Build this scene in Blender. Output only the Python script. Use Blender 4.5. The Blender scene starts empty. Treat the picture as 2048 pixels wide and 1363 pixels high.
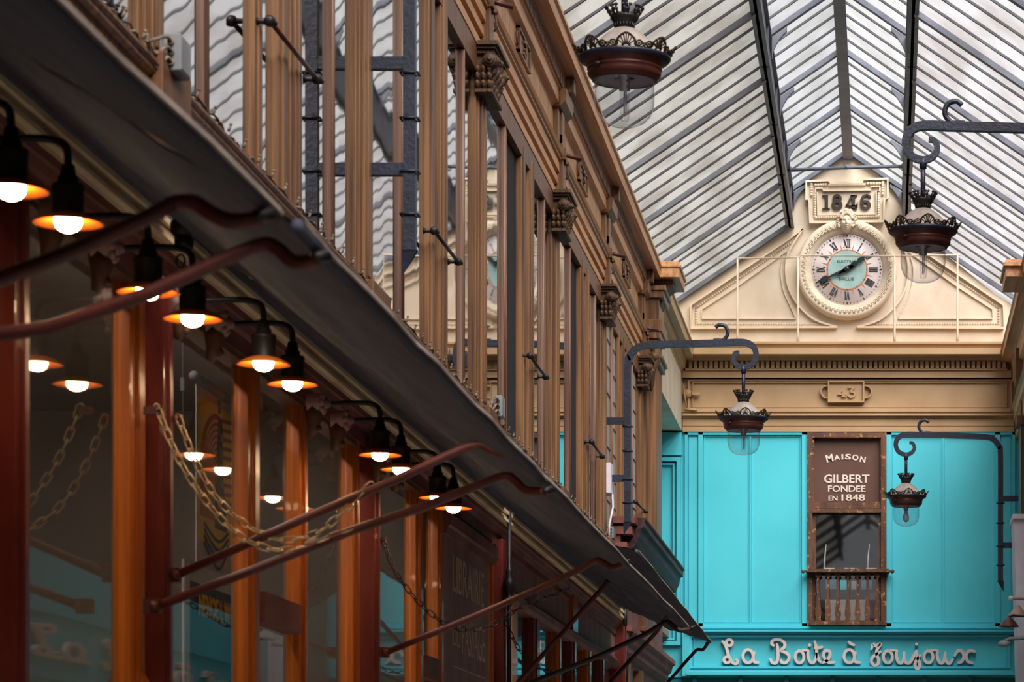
import bpy, math, random
from math import sin, cos, pi, radians
from mathutils import Vector, noise

# ------------------------------------------------------------------ camera, world, exposure
# Heights below are measured from the photographer's eye, which is H above the floor.
# Distances down the passage are written in units of KY metres (F is the focal length in pixels for that unit).
F, VX, VY, H, KY = 4800.0, 1770.0, 1670.0, 1.6, 1.25
sc = bpy.context.scene
col = sc.collection
cam = bpy.data.cameras.new('camera')
cam.lens = 36.0 * F * KY / 2048.0
cam.sensor_width = 36.0
cam.shift_x = -(VX - 1024.0) / 2048.0
cam.shift_y = (VY - 681.5) / 2048.0
cam.clip_end = 200
cam.dof.use_dof = True
cam.dof.focus_distance = 17.0 * KY
cam.dof.aperture_fstop = 11.0
camo = bpy.data.objects.new('camera', cam)
col.objects.link(camo)
camo.location = (0, 0, H)
camo.rotation_euler = (radians(90), 0, 0)
sc.camera = camo
sc.view_settings.view_transform = 'Standard'
sc.view_settings.look = 'None'
sc.view_settings.exposure = 0.12
sc.view_settings.gamma = 1.0
sc.cycles.transparent_max_bounces = 24
sc.cycles.max_bounces = 8
sc.cycles.diffuse_bounces = 4
sc.cycles.glossy_bounces = 4
sc.cycles.use_denoising = True
sc.cycles.sample_clamp_indirect = 6.0
sc.cycles.caustics_reflective = False
world = bpy.data.worlds.new('world')
sc.world = world
world.use_nodes = True
_bg = world.node_tree.nodes['Background']
_bg.inputs[0].default_value = (0.93, 0.96, 1.0, 1)
_bg.inputs[1].default_value = 0.64
_sun = bpy.data.lights.new('sun', 'SUN')
_sun.energy = 9.4
_sun.angle = radians(50)
_sun.color = (1.0, 0.965, 0.93)
_suno = bpy.data.objects.new('sun', _sun)
col.objects.link(_suno)
_suno.rotation_euler = Vector((-0.30, 0.62, -0.66)).to_track_quat('-Z', 'Y').to_euler()

# ------------------------------------------------------------------ helpers
rnd = random.Random(7)


def W(px, py, X=None, Y=None):
    if Y is None:
        Y = F * X / (px - VX)
    return ((px - VX) * Y / F, Y, (VY - py) * Y / F)


def lin(c):
    return tuple(((v / 255.0) / 12.92 if v / 255.0 <= 0.04045 else ((v / 255.0 + 0.055) / 1.055) ** 2.4) for v in c)


def catmull(pts, n=6, closed=False):
    P = [tuple(p) for p in pts]
    if len(P) < 3:
        return P
    out = []
    m = len(P)
    rng = range(m) if closed else range(m - 1)
    for i in rng:
        if closed:
            a, b, c, d = P[(i - 1) % m], P[i], P[(i + 1) % m], P[(i + 2) % m]
        else:
            a, b, c, d = P[max(i - 1, 0)], P[i], P[i + 1], P[min(i + 2, m - 1)]
        for k in range(n):
            t = k / n
            out.append(tuple(0.5 * (2 * b[j] + (c[j] - a[j]) * t + (2 * a[j] - 5 * b[j] + 4 * c[j] - d[j]) * t * t
                                    + (-a[j] + 3 * b[j] - 3 * c[j] + d[j]) * t ** 3) for j in range(len(b))))
    if not closed:
        out.append(P[-1])
    return out


LOCAL = set()
ORIG = {}


class MB:
    def __init__(s):
        s.v, s.f, s.sm = [], [], []

    def add(s, vs, fs, smooth=False):
        o = len(s.v)
        s.v += [tuple(v) for v in vs]
        s.f += [tuple(i + o for i in f) for f in fs]
        s.sm += [smooth] * len(fs)
        return s

    def box(s, x0, x1, y0, y1, z0, z1):
        vs = [(x, y, z) for x in (x0, x1) for y in (y0, y1) for z in (z0, z1)]
        return s.add(vs, [(0, 1, 3, 2), (4, 6, 7, 5), (0, 4, 5, 1), (2, 3, 7, 6), (0, 2, 6, 4), (1, 5, 7, 3)])

    def extr(s, poly, fn0, fn1, smooth=False):
        n = len(poly)
        vs = [fn0(*p) for p in poly] + [fn1(*p) for p in poly]
        fs = [(i, (i + 1) % n, n + (i + 1) % n, n + i) for i in range(n)]
        fs += [tuple(range(n))[::-1], tuple(range(n, 2 * n))]
        return s.add(vs, fs, smooth)

    def prof(s, poly, y0, y1):            # (x,z) outline run along the passage
        return s.extr(poly, lambda x, z: (x, y0, z), lambda x, z: (x, y1, z))

    def plate(s, poly, y0, y1):           # (x,z) outline facing the camera
        return s.prof(poly, y0, y1)

    def profx(s, poly, x0, x1):           # (y,z) outline run across the passage
        return s.extr(poly, lambda y, z: (x0, y, z), lambda y, z: (x1, y, z))

    def tube(s, pts, r, n=8, caps=True, smooth=True, rot=0.0, flat=1.0):
        P = [Vector(p) for p in pts]
        m = len(P)
        R = r if isinstance(r, (list, tuple)) else [r] * m
        t0 = (P[1] - P[0]).normalized()
        up = Vector((0, 0, 1)) if abs(t0.z) < 0.9 else Vector((0, 1, 0))
        nrm = t0.cross(up).normalized()
        vs = []
        for i in range(m):
            t = (P[min(i + 1, m - 1)] - P[max(i - 1, 0)]).normalized()
            nrm = (nrm - t * nrm.dot(t))
            nrm = nrm.normalized() if nrm.length > 1e-6 else t.orthogonal().normalized()
            b = t.cross(nrm)
            for k in range(n):
                a = 2 * pi * k / n + rot
                vs.append(P[i] + (nrm * cos(a) * flat + b * sin(a)) * R[i])
        fs = []
        for i in range(m - 1):
            for k in range(n):
                fs.append((i * n + k, i * n + (k + 1) % n, (i + 1) * n + (k + 1) % n, (i + 1) * n + k))
        if caps:
            fs += [tuple(range(n))[::-1], tuple(range((m - 1) * n, m * n))]
        return s.add(vs, fs, smooth)

    def rod(s, a, b, r, n=8):
        return s.tube([a, b], r, n)

    def lathe(s, prof, c=(0, 0, 0), n=24, axis='z', smooth=True, a0=0.0):
        vs = []
        for (r, z) in prof:
            for k in range(n):
                a = 2 * pi * k / n + a0
                u, v = r * cos(a), r * sin(a)
                if axis == 'z':
                    vs.append((c[0] + u, c[1] + v, c[2] + z))
                elif axis == 'y':
                    vs.append((c[0] + u, c[1] + z, c[2] + v))
                else:
                    vs.append((c[0] + z, c[1] + u, c[2] + v))
        fs = []
        for i in range(len(prof) - 1):
            for k in range(n):
                fs.append((i * n + k, i * n + (k + 1) % n, (i + 1) * n + (k + 1) % n, (i + 1) * n + k))
        if prof[0][0] > 1e-5:
            pass
        return s.add(vs, fs, smooth)

    def ball(s, c, r, n=12, sx=1, sy=1, sz=1):
        m = max(4, n // 2)
        vs, fs = [], []
        for i in range(m + 1):
            t = pi * i / m
            for k in range(n):
                a = 2 * pi * k / n
                vs.append((c[0] + r * sx * sin(t) * cos(a), c[1] + r * sy * sin(t) * sin(a), c[2] + r * sz * cos(t)))
        for i in range(m):
            for k in range(n):
                fs.append((i * n + k, i * n + (k + 1) % n, (i + 1) * n + (k + 1) % n, (i + 1) * n + k))
        return s.add(vs, fs, True)

    def stroke(s, pts, w, fn, d, closed=False, n=5, smooth=True, ends=True):
        """ribbon of width w (list or number) along 2D pts; fn(u,v,h) -> 3D; raised by d"""
        ws = w if isinstance(w, (list, tuple)) else [w] * len(pts)
        P = [(p[0], p[1], ws[i]) for i, p in enumerate(pts)]
        if smooth:
            P = catmull(P, n, closed)
        m = len(P)
        L, Rr = [], []
        for i in range(m):
            a = P[(i - 1) % m] if closed else P[max(i - 1, 0)]
            b = P[(i + 1) % m] if closed else P[min(i + 1, m - 1)]
            dx, dy = b[0] - a[0], b[1] - a[1]
            l = math.hypot(dx, dy) or 1e-9
            h = P[i][2] / 2
            L.append((P[i][0] - dy / l * h, P[i][1] + dx / l * h))
            Rr.append((P[i][0] + dy / l * h, P[i][1] - dx / l * h))
        vs = []
        for i in range(m):
            vs += [fn(*L[i], d), fn(*Rr[i], d), fn(*Rr[i], 0), fn(*L[i], 0)]
        fs = []
        for i in range(m if closed else m - 1):
            a, b = i * 4, ((i + 1) % m) * 4
            for k in range(4):
                fs.append((a + k, a + (k + 1) % 4, b + (k + 1) % 4, b + k))
        if not closed:
            fs += [(3, 2, 1, 0), tuple(range((m - 1) * 4, m * 4))]
        return s.add(vs, fs)

    def oval(s, c, rx, ry, w, fn, d, n=20):
        return s.stroke([(c[0] + rx * cos(2 * pi * k / n), c[1] + ry * sin(2 * pi * k / n)) for k in range(n)], w, fn, d,
                        closed=True, smooth=False)

    def build(s, name, mat, parent=None, bevel=0.0):
        root = parent
        while root is not None and root.parent is not None:
            root = root.parent
        ky = 1.0 if (root is not None and root.name in LOCAL) else KY
        if root is None:
            off = (0, 0, H)
        elif root.name in LOCAL:
            off = (0, 0, 0)
        else:
            o = ORIG[root.name]
            off = (-o[0], -o[1], H - o[2])
        me = bpy.data.meshes.new(name)
        me.from_pydata([(v[0] + off[0], v[1] * ky + off[1], v[2] + off[2]) for v in s.v], [], s.f)
        me.polygons.foreach_set('use_smooth', s.sm)
        me.materials.append(mat)
        me.update()
        ob = bpy.data.objects.new(name, me)
        col.objects.link(ob)
        if parent is not None:
            ob.parent = parent
        if root is None:
            ORIG[ob.name] = (0, 0, 0)
        if bevel:
            b = ob.modifiers.new('bevel', 'BEVEL')
            b.width = bevel
            b.segments = 2
            b.limit_method = 'ANGLE'
        return ob


def tag(o, label=None, cat=None, group=None, kind=None):
    if label:
        o['label'] = label
    if cat:
        o['category'] = cat
    if group:
        o['group'] = group
    if kind:
        o['kind'] = kind
    return o


def thing(name, label, cat, loc=(0, 0, 0), group=None, local=False, kind=None):
    o = bpy.data.objects.new(name, None)
    col.objects.link(o)
    o.empty_display_size = 0.1
    w = (loc[0], loc[1] * KY, loc[2] + H)
    o.location = w
    ORIG[o.name] = w
    if local:
        LOCAL.add(o.name)
    return tag(o, label, cat, group, kind)


def struct(name, label, loc=(0, 0, 0)):
    return thing(name, label, name.split('_')[0], loc, kind='structure')


def one(mb, name, mat, label, cat, group=None, kind=None):
    return tag(mb.build(name, mat), label, cat, group, kind)


def dup(root, loc, label):
    r = root.copy()
    col.objects.link(r)
    r.location = (loc[0], loc[1] * KY, loc[2] + H)
    r['label'] = label
    for ch in root.children:
        c = ch.copy()
        col.objects.link(c)
        c.parent = r
        for g in ch.children:
            d = g.copy()
            col.objects.link(d)
            d.parent = c
    return r


def text_mb(mb, body, box, fn, d, bold=0.0, rot=0.0):
    """body fitted to the 2D box (u0,v0,u1,v1)"""
    cu = bpy.data.curves.new('lettering', 'FONT')
    cu.body = body
    cu.size = 1.0
    cu.offset = bold
    cu.extrude = 0.5
    cu.resolution_u = 3
    ob = bpy.data.objects.new('lettering', cu)
    me = ob.to_mesh()
    vs = [tuple(v.co) for v in me.vertices]
    fs = [tuple(p.vertices) for p in me.polygons]
    ob.to_mesh_clear()
    bpy.data.objects.remove(ob)
    bpy.data.curves.remove(cu)
    if not vs:
        return
    xs, ys = [v[0] for v in vs], [v[1] for v in vs]
    x0, x1, y0, y1 = min(xs), max(xs), min(ys), max(ys)
    cx, cy = (box[0] + box[2]) / 2, (box[1] + box[3]) / 2
    out = []
    for v in vs:
        u = (v[0] - x0) / (x1 - x0) * (box[2] - box[0]) + box[0] - cx
        w = (v[1] - y0) / (y1 - y0) * (box[3] - box[1]) + box[1] - cy
        u, w = u * cos(rot) - w * sin(rot), u * sin(rot) + w * cos(rot)
        out.append(fn(u + cx, w + cy, d if v[2] > 0 else 0.0))
    mb.add(out, fs)


# ------------------------------------------------------------------ materials
def mat(name, c1, c2=None, rough=0.6, metal=0.0, scale=(6, 6, 6), bump=0.0, bscale=40, spec=0.5, detail=4, spots=None, coat=0.0):
    m = bpy.data.materials.new(name)
    m.use_nodes = True
    nt = m.node_tree
    p = nt.nodes['Principled BSDF']
    p.inputs['Roughness'].default_value = rough
    p.inputs['Metallic'].default_value = metal
    p.inputs['Specular IOR Level'].default_value = spec
    p.inputs['Coat Weight'].default_value = coat
    c1 = lin(c1)
    c2 = lin(c2) if c2 else tuple(v * 0.75 for v in c1)
    tc = nt.nodes.new('ShaderNodeTexCoord')
    mp = nt.nodes.new('ShaderNodeMapping')
    mp.inputs['Scale'].default_value = scale
    nt.links.new(tc.outputs['Object'], mp.inputs[0])
    ns = nt.nodes.new('ShaderNodeTexNoise')
    ns.inputs['Scale'].default_value = 1.0
    ns.inputs['Detail'].default_value = detail
    nt.links.new(mp.outputs[0], ns.inputs['Vector'])
    cr = nt.nodes.new('ShaderNodeValToRGB')
    cr.color_ramp.elements[0].position = 0.35
    cr.color_ramp.elements[1].position = 0.65
    cr.color_ramp.elements[0].color = (*c2, 1)
    cr.color_ramp.elements[1].color = (*c1, 1)
    nt.links.new(ns.outputs[0], cr.inputs[0])
    out = cr.outputs[0]
    if spots:
        n2 = nt.nodes.new('ShaderNodeTexNoise')
        n2.inputs['Scale'].default_value = spots[1]
        n2.inputs['Detail'].default_value = 6
        nt.links.new(tc.outputs['Object'], n2.inputs['Vector'])
        r2 = nt.nodes.new('ShaderNodeValToRGB')
        r2.color_ramp.elements[0].position = spots[2]
        r2.color_ramp.elements[1].position = spots[2] + 0.06
        nt.links.new(n2.outputs[0], r2.inputs[0])
        mx = nt.nodes.new('ShaderNodeMix')
        mx.data_type = 'RGBA'
        nt.links.new(r2.outputs[0], mx.inputs[0])
        nt.links.new(out, mx.inputs[6])
        mx.inputs[7].default_value = (*lin(spots[0]), 1)
        out = mx.outputs[2]
    nt.links.new(out, p.inputs['Base Color'])
    if bump:
        nb = nt.nodes.new('ShaderNodeTexNoise')
        nb.inputs['Scale'].default_value = bscale
        nb.inputs['Detail'].default_value = 3
        nt.links.new(mp.outputs[0] if bscale < 8 else tc.outputs['Object'], nb.inputs['Vector'])
        bp = nt.nodes.new('ShaderNodeBump')
        bp.inputs['Strength'].default_value = bump
        bp.inputs['Distance'].default_value = 0.01
        nt.links.new(nb.outputs[0], bp.inputs['Height'])
        nt.links.new(bp.outputs[0], p.inputs['Normal'])
    return m


def glass(name, ior, wave=0.0, wscale=(1, 3, 6), tint=(1, 1, 1), dirt=0.0):
    m = bpy.data.materials.new(name)
    m.use_nodes = True
    nt = m.node_tree
    nt.nodes.remove(nt.nodes['Principled BSDF'])
    out = nt.nodes['Material Output']
    tr = nt.nodes.new('ShaderNodeBsdfTransparent')
    tr.inputs[0].default_value = (*tint, 1)
    gl = nt.nodes.new('ShaderNodeBsdfGlossy')
    gl.inputs['Roughness'].default_value = 0.02
    lw = nt.nodes.new('ShaderNodeLayerWeight')
    lw.inputs[0].default_value = 0.5
    pw = nt.nodes.new('ShaderNodeMath')
    pw.operation = 'POWER'
    nt.links.new(lw.outputs['Facing'], pw.inputs[0])
    pw.inputs[1].default_value = 4.0
    fr = nt.nodes.new('ShaderNodeMath')
    fr.operation = 'MULTIPLY_ADD'
    nt.links.new(pw.outputs[0], fr.inputs[0])
    r0 = ((ior - 1) / (ior + 1)) ** 2 * 1.8
    fr.inputs[1].default_value = 1 - r0
    fr.inputs[2].default_value = r0
    mx = nt.nodes.new('ShaderNodeMixShader')
    nt.links.new(fr.outputs[0], mx.inputs[0])
    nt.links.new(tr.outputs[0], mx.inputs[1])
    nt.links.new(gl.outputs[0], mx.inputs[2])
    if wave:
        tc = nt.nodes.new('ShaderNodeTexCoord')
        mp = nt.nodes.new('ShaderNodeMapping')
        mp.inputs['Scale'].default_value = wscale
        nt.links.new(tc.outputs['Object'], mp.inputs[0])
        ns = nt.nodes.new('ShaderNodeTexNoise')
        ns.inputs['Scale'].default_value = 1.0
        ns.inputs['Detail'].default_value = 1.0
        nt.links.new(mp.outputs[0], ns.inputs['Vector'])
        bp = nt.nodes.new('ShaderNodeBump')
        bp.inputs['Strength'].default_value = 1.0
        bp.inputs['Distance'].default_value = wave
        nt.links.new(ns.outputs[0], bp.inputs['Height'])
        nt.links.new(bp.outputs[0], gl.inputs['Normal'])
    last = mx.outputs[0]
    if dirt:
        df = nt.nodes.new('ShaderNodeBsdfDiffuse')
        df.inputs[0].default_value = (0.5, 0.48, 0.45, 1)
        m2 = nt.nodes.new('ShaderNodeMixShader')
        m2.inputs[0].default_value = dirt
        nt.links.new(last, m2.inputs[1])
        nt.links.new(df.outputs[0], m2.inputs[2])
        last = m2.outputs[0]
    nt.links.new(last, out.inputs[0])
    return m


def roofglass(name, ca, cb, clear=0.8):
    m = bpy.data.materials.new(name)
    m.use_nodes = True
    nt = m.node_tree
    nt.nodes.remove(nt.nodes['Principled BSDF'])
    out = nt.nodes['Material Output']
    tc = nt.nodes.new('ShaderNodeTexCoord')
    mp = nt.nodes.new('ShaderNodeMapping')
    mp.inputs['Scale'].default_value = (2.2, 1.2, 2.2)
    nt.links.new(tc.outputs['Object'], mp.inputs[0])
    ns = nt.nodes.new('ShaderNodeTexNoise')
    ns.inputs['Scale'].default_value = 1.3
    ns.inputs['Detail'].default_value = 5
    nt.links.new(mp.outputs[0], ns.inputs['Vector'])
    cr = nt.nodes.new('ShaderNodeValToRGB')
    cr.color_ramp.elements[0].position = 0.38
    cr.color_ramp.elements[1].position = 0.62
    cr.color_ramp.elements[0].color = (*lin(ca), 1)
    cr.color_ramp.elements[1].color = (*lin(cb), 1)
    nt.links.new(ns.outputs[0], cr.inputs[0])
    tl = nt.nodes.new('ShaderNodeBsdfTranslucent')
    nt.links.new(cr.outputs[0], tl.inputs[0])
    tr = nt.nodes.new('ShaderNodeBsdfTransparent')
    nt.links.new(cr.outputs[0], tr.inputs[0])
    mx = nt.nodes.new('ShaderNodeMixShader')
    mx.inputs[0].default_value = clear
    nt.links.new(tl.outputs[0], mx.inputs[1])
    nt.links.new(tr.outputs[0], mx.inputs[2])
    nt.links.new(mx.outputs[0], out.inputs[0])
    return m


def emit(name, c, s):
    m = bpy.data.materials.new(name)
    m.use_nodes = True
    nt = m.node_tree
    nt.nodes.remove(nt.nodes['Principled BSDF'])
    e = nt.nodes.new('ShaderNodeEmission')
    e.inputs[0].default_value = (*c, 1)
    e.inputs[1].default_value = s
    nt.links.new(e.outputs[0], nt.nodes['Material Output'].inputs[0])
    return m


VG = (9, 9, 0.6)      # vertical grain
HG = (9, 0.6, 9)      # grain along the passage
M = dict(
    wood=mat('brown_wood_vertical', (150, 108, 72), (84, 58, 40), 0.4, scale=(45, 45, 1.0), bump=0.15, bscale=5),
    woodh=mat('brown_wood_along', (216, 166, 120), (180, 130, 88), 0.5, scale=(30, 1.2, 30), bump=0.15, bscale=5),
    panel=mat('grained_frieze_wood', (212, 164, 120), (178, 132, 92), 0.55, scale=(16, 16, 2.0), bump=0.1, bscale=5),
    woodd=mat('dark_pilaster_wood', (128, 88, 60), (96, 64, 44), 0.45, scale=(30, 30, 1.2), bump=0.15, bscale=5),
    mull=mat('worn_mullion_wood', (150, 120, 104), (104, 72, 58), 0.4, scale=(40, 40, 1.0), bump=0.1, bscale=5),
    carved=mat('carved_wood', (104, 76, 52), (70, 50, 36), 0.55, bump=0.5, bscale=60),
    orange=mat('varnished_orange_wood', (232, 128, 44), (178, 88, 28), 0.3, scale=(30, 30, 1.0), bump=0.1, bscale=5, coat=0.3),
    maroon=mat('maroon_paint', (136, 58, 48), (106, 42, 38), 0.35, scale=(8, 8, 2), coat=0.3),
    maroonh=mat('maroon_moulding', (150, 98, 88), (116, 68, 62), 0.5, scale=(8, 2, 8), spec=0.15),
    cream=mat('cream_edge_paint', (250, 232, 196), (226, 200, 160), 0.6, scale=(20, 3, 20)),
    board=mat('dark_sign_board', (172, 138, 136), (144, 112, 110), 0.6, spec=0.2, scale=(4, 4, 1)),
    gable=mat('cream_plaster', (222, 208, 188), (206, 190, 168), 0.75, scale=(3, 3, 2), bump=0.15, bscale=30),
    relief=mat('cream_relief', (226, 212, 192), (210, 194, 170), 0.7, scale=(6, 6, 6)),
    tan=mat('tan_paint', (186, 156, 118), (176, 144, 106), 0.55, scale=(3, 3, 3)),
    cyan=mat('turquoise_paint', (82, 212, 230), (74, 204, 222), 0.45, scale=(1.5, 1.5, 1.5)),
    cyand=mat('deep_turquoise', (30, 130, 142), (24, 112, 126), 0.45),  # darker turquoise for the front below the fascia
    white=mat('white_letter_paint', (232, 222, 220), (220, 206, 204), 0.5),
    worn=mat('worn_brown_frame', (112, 74, 50), (80, 50, 34), 0.6, scale=(14, 14, 3), bump=0.3, bscale=50, spots=((176, 130, 84), 22, 0.6)),
    brownb=mat('painted_brown_board', (98, 66, 54), (86, 56, 46), 0.5, scale=(3, 3, 1.5)),
    letter=mat('cream_lettering', (236, 224, 212), (226, 212, 198), 0.6),
    iron=mat('blue_black_iron', (38, 46, 68), (30, 36, 52), 0.4, bump=0.2, bscale=60),
    black=mat('black_iron', (38, 34, 36), (26, 24, 26), 0.45, bump=0.2, bscale=60),
    gilt=mat('blackened_brass', (78, 62, 36), (34, 28, 24), 0.45, metal=0.3, scale=(30, 30, 30)),
    copper=mat('dark_copper_enamel', (104, 58, 50), (72, 38, 36), 0.35, metal=0.2, scale=(5, 5, 9)),
    dome=mat('dusty_grey_dome', (166, 156, 150), (140, 130, 124), 0.7, scale=(14, 14, 14), spots=((130, 112, 100), 40, 0.68)),
    plate=mat('grey_lamp_plate', (170, 172, 184), (150, 152, 164), 0.5),
    steel=mat('grey_roof_steel', (110, 116, 130), (84, 90, 104), 0.5, scale=(4, 4, 4), bump=0.1, bscale=40),
    bar=mat('dark_glazing_bar', (84, 88, 96), (58, 62, 70), 0.5),
    awn=mat('charcoal_canvas', (84, 89, 108), (64, 68, 84), 0.85, scale=(6, 2, 6), bump=0.25, bscale=120),
    hem=mat('painted_hem_highlight', (200, 188, 176), (160, 148, 140), 0.8),  # pale colour paints in the bright highlight along the awning front edges
    armr=mat('oxblood_iron', (112, 50, 42), (84, 36, 32), 0.45, scale=(10, 10, 10), bump=0.15, bscale=40),
    armd=mat('dark_brown_iron', (62, 40, 38), (44, 28, 28), 0.45, scale=(10, 10, 10)),
    holder=mat('bronze_lamp_holder', (58, 50, 38), (42, 36, 28), 0.5, metal=0.4),
    shade=mat('orange_enamel_shade', (224, 110, 14), (206, 96, 10), 0.5),
    chain=mat('brass_chain', (232, 206, 160), (190, 156, 112), 0.35, metal=0.3, scale=(60, 60, 60)),
    chaind=mat('dark_chain', (70, 52, 46), (46, 34, 32), 0.4, metal=0.5),
    cable=mat('dusty_cable', (150, 136, 116), (90, 78, 66), 0.7, scale=(30, 30, 30)),
    boxm=mat('grey_junction_box', (150, 156, 162), (126, 132, 138), 0.5),
    rosette=mat('carved_mauve_wood', (206, 168, 158), (160, 120, 112), 0.5, bump=0.4, bscale=60),
    inner=mat('dim_interior_plaster', (150, 138, 122), (134, 122, 106), 0.9, scale=(1, 1, 1)),
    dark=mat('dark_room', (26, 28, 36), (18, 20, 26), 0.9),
    floor=mat('stone_floor', (196, 190, 180), (172, 166, 158), 0.6, scale=(2, 2, 2)),
    dial=mat('white_enamel_dial', (234, 224, 224), (228, 218, 220), 0.3),
    teal=mat('pale_teal_centre', (176, 208, 204), (146, 188, 186), 0.4, scale=(8, 8, 8)),
    oring=mat('orange_ring', (214, 130, 84), (200, 116, 70), 0.4),
    ink=mat('black_numerals', (30, 28, 40), (24, 22, 30), 0.5),
    hand=mat('blue_black_hands', (30, 44, 50), (20, 30, 36), 0.3),
    num=mat('dark_bronze_numerals', (52, 38, 32), (38, 28, 24), 0.4),
    greyc=mat('grey_soffit', (150, 154, 158), (130, 134, 140), 0.7),  # plain grey of the alcove, poster roller and wires
    lav=mat('lavender_white_box', (240, 234, 248), (226, 220, 236), 0.5),
    paper=mat('white_paper', (220, 216, 212), (200, 196, 196), 0.8),
    posty=mat('yellow_print', (255, 226, 50), (246, 214, 44), 0.6),
    postr=mat('red_print', (206, 64, 50), (160, 50, 44), 0.6),
    postd=mat('black_print', (40, 38, 52), (32, 30, 42), 0.6),
    postp=mat('violet_print', (112, 88, 128), (92, 70, 110), 0.6),
    postg=mat('grey_print', (150, 146, 140), (136, 130, 126), 0.6),
    gold=mat('faded_gold_lettering', (226, 196, 170), (200, 170, 150), 0.5),
    mural=mat('blue_brown_box', (80, 110, 130), (70, 90, 110), 0.6),
    glossc=mat('glossy_dark_cornice', (90, 62, 60), (52, 40, 44), 0.5, scale=(30, 2, 30), spec=0.12),
    roofl=roofglass('wired_roof_glass_left', (196, 188, 176), (232, 226, 216)),
    roofr=roofglass('wired_roof_glass_right', (214, 206, 202), (244, 240, 240)),
    rooft=roofglass('wired_roof_glass_top', (222, 220, 216), (250, 248, 248)),
    paneu=glass('old_wavy_glass', 3.2, 0.0005, (1, 2.8, 1.0)),
    panes=glass('shop_glass', 1.6, 0.0004, (1, 3, 1.6), tint=(0.9, 0.88, 0.84)),
    lead=glass('leaded_glass', 1.6, 0.0006, (1, 6, 6), dirt=0.75),
    clear=glass('plain_window_glass', 1.5),
    globe=glass('lantern_globe_glass', 1.62, 0.0035, (9, 9, 26), tint=(0.93, 0.94, 0.96)),
    tubeg=glass('lamp_tube_glass', 1.6, 0.001, (20, 20, 5), tint=(0.95, 0.95, 0.96)),
    bulb=emit('lit_bulb', (1.0, 0.70, 0.40), 60.0),
    strip=emit('lit_strip_lamp', (1.0, 0.93, 0.84), 18.0),
)

# ------------------------------------------------------------------ floor and shell
YB = -5.0
YE = 24.0            # front of the end wall
XL, XR = -2.05, 1.31  # faces of the side walls
XC = -0.37
one(MB().box(-6, 6, YB - 1, YE + 1, -H - 0.1, -H), 'floor', M['floor'], 'pale stone floor of the passage', 'floor', kind='structure')
one(MB().box(-6, 6, YB - 0.3, YB, -H, 5.2), 'wall_back_light_block', M['gable'], 'unseen wall added behind the viewer to block light leaks', 'wall', kind='structure')  # unseen wall, added to keep light from leaking in behind the camera
w = struct('wall_left', 'brown timber side wall left of the passage', (-2.1, 10, -H))
MB().box(-4.9, -4.8, YB, 24, -H, 5.2).build('back_wall', M['inner'], w)
MB().box(-4.8, -2.16, YB, 24, 1.98, 2.04).build('upper_floor', M['inner'], w)
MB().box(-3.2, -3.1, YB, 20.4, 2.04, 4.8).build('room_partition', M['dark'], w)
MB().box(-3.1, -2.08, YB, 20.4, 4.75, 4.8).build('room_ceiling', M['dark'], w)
MB().box(-2.10, -2.03, YB, 24, -H, -0.75).build('stall_riser', M['maroon'], w)
for (ya, yb) in ((11.2, 11.25), (18.3, 18.4)):
    MB().box(-4.8, -2.2, ya, yb, -H, 1.98).build('shop_divider', M['inner'], w)
w = struct('wall_right', 'brown timber side wall on the right', (1.4, 10, -H))
MB().box(1.40, 1.55, YB, 24.4, -H, 5.2).build('wall_core', M['woodd'], w)

# ------------------------------------------------------------------ glass roof
ZP, ZW = 6.125, 5.33      # glass height at the purlins, at the walls
XPL, XPR = -0.95, 0.21
slopeL = (ZP - ZW) / (XPL + 2.09)


def slope(name, label, xa, za, xb, zb, gm, y0=YB, y1=YE + 0.3):
    o = struct(name, label, ((xa + xb) / 2, y1, (za + zb) / 2))
    MB().add([(xa, y0, za), (xb, y0, zb), (xb, y1, zb), (xa, y1, za)], [(0, 1, 2, 3)]).build('glass_panel', gm, o)
    L = math.hypot(xb - xa, zb - za)
    nx, nz = (zb - za) / L, -(xb - xa) / L
    if nz > 0:
        nx, nz = -nx, -nz
    y = YE - 0.005
    k = 0
    while y > 12.0:
        raf = (k % 5 == 0)
        wd, dp = (0.042, 0.034) if raf else (0.020, 0.016)
        pts = [(xa, za), (xb, zb), (xb + nx * dp, zb + nz * dp), (xa + nx * dp, za + nz * dp)]
        mb = MB().prof(pts, y - wd, y)
        if raf:
            mb.prof([(xa + nx * dp, za + nz * dp), (xb + nx * dp, zb + nz * dp), (xb + nx * (dp + .008), zb + nz * (dp + .008)),
                     (xa + nx * (dp + .008), za + nz * (dp + .008))], y - wd - .008, y + .008)
        mb.build('rafter' if raf else 'glazing_bar', M['steel'] if raf else M['bar'], o)
        y -= 0.31
        k += 1
    mb = MB()
    while y > y0:
        dp = 0.085
        mb.prof([(xa, za), (xb, zb), (xb + nx * dp, zb + nz * dp), (xa + nx * dp, za + nz * dp)], y - .05, y)
        y -= 1.55
    mb.build('far_rafters', M['steel'], o)['kind'] = 'stuff'
    return o


slope('ceiling', 'long lower glass roof slope above the left wall', -2.2, ZW - 0.05, XPL, ZP, M['roofl'])
slope('ceiling', 'long lower glass roof slope above the right wall', 1.46, ZW - 0.05, XPR, ZP, M['roofr'])
slope('ceiling', 'short upper glass roof slope left of the ridge', XPL - 0.06, 6.42, XC, 6.86, M['rooft'])
slope('ceiling', 'short upper glass roof slope right of the ridge', XPR + 0.06, 6.42, XC, 6.86, M['rooft'])


def ibeam(mb, x, y0, y1, z0, z1):
    mb.box(x - .012, x + .012, y0, y1, z0, z1)
    mb.box(x - .042, x + .042, y0, y1, z0, z0 + .018)
    mb.box(x - .042, x + .042, y0, y1, z1 - .018, z1)
    y = y1 - .4
    while y > y0:
        mb.box(x - .03, x + .03, y, y + .03, z0, z1)
        y -= 1.55


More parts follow.
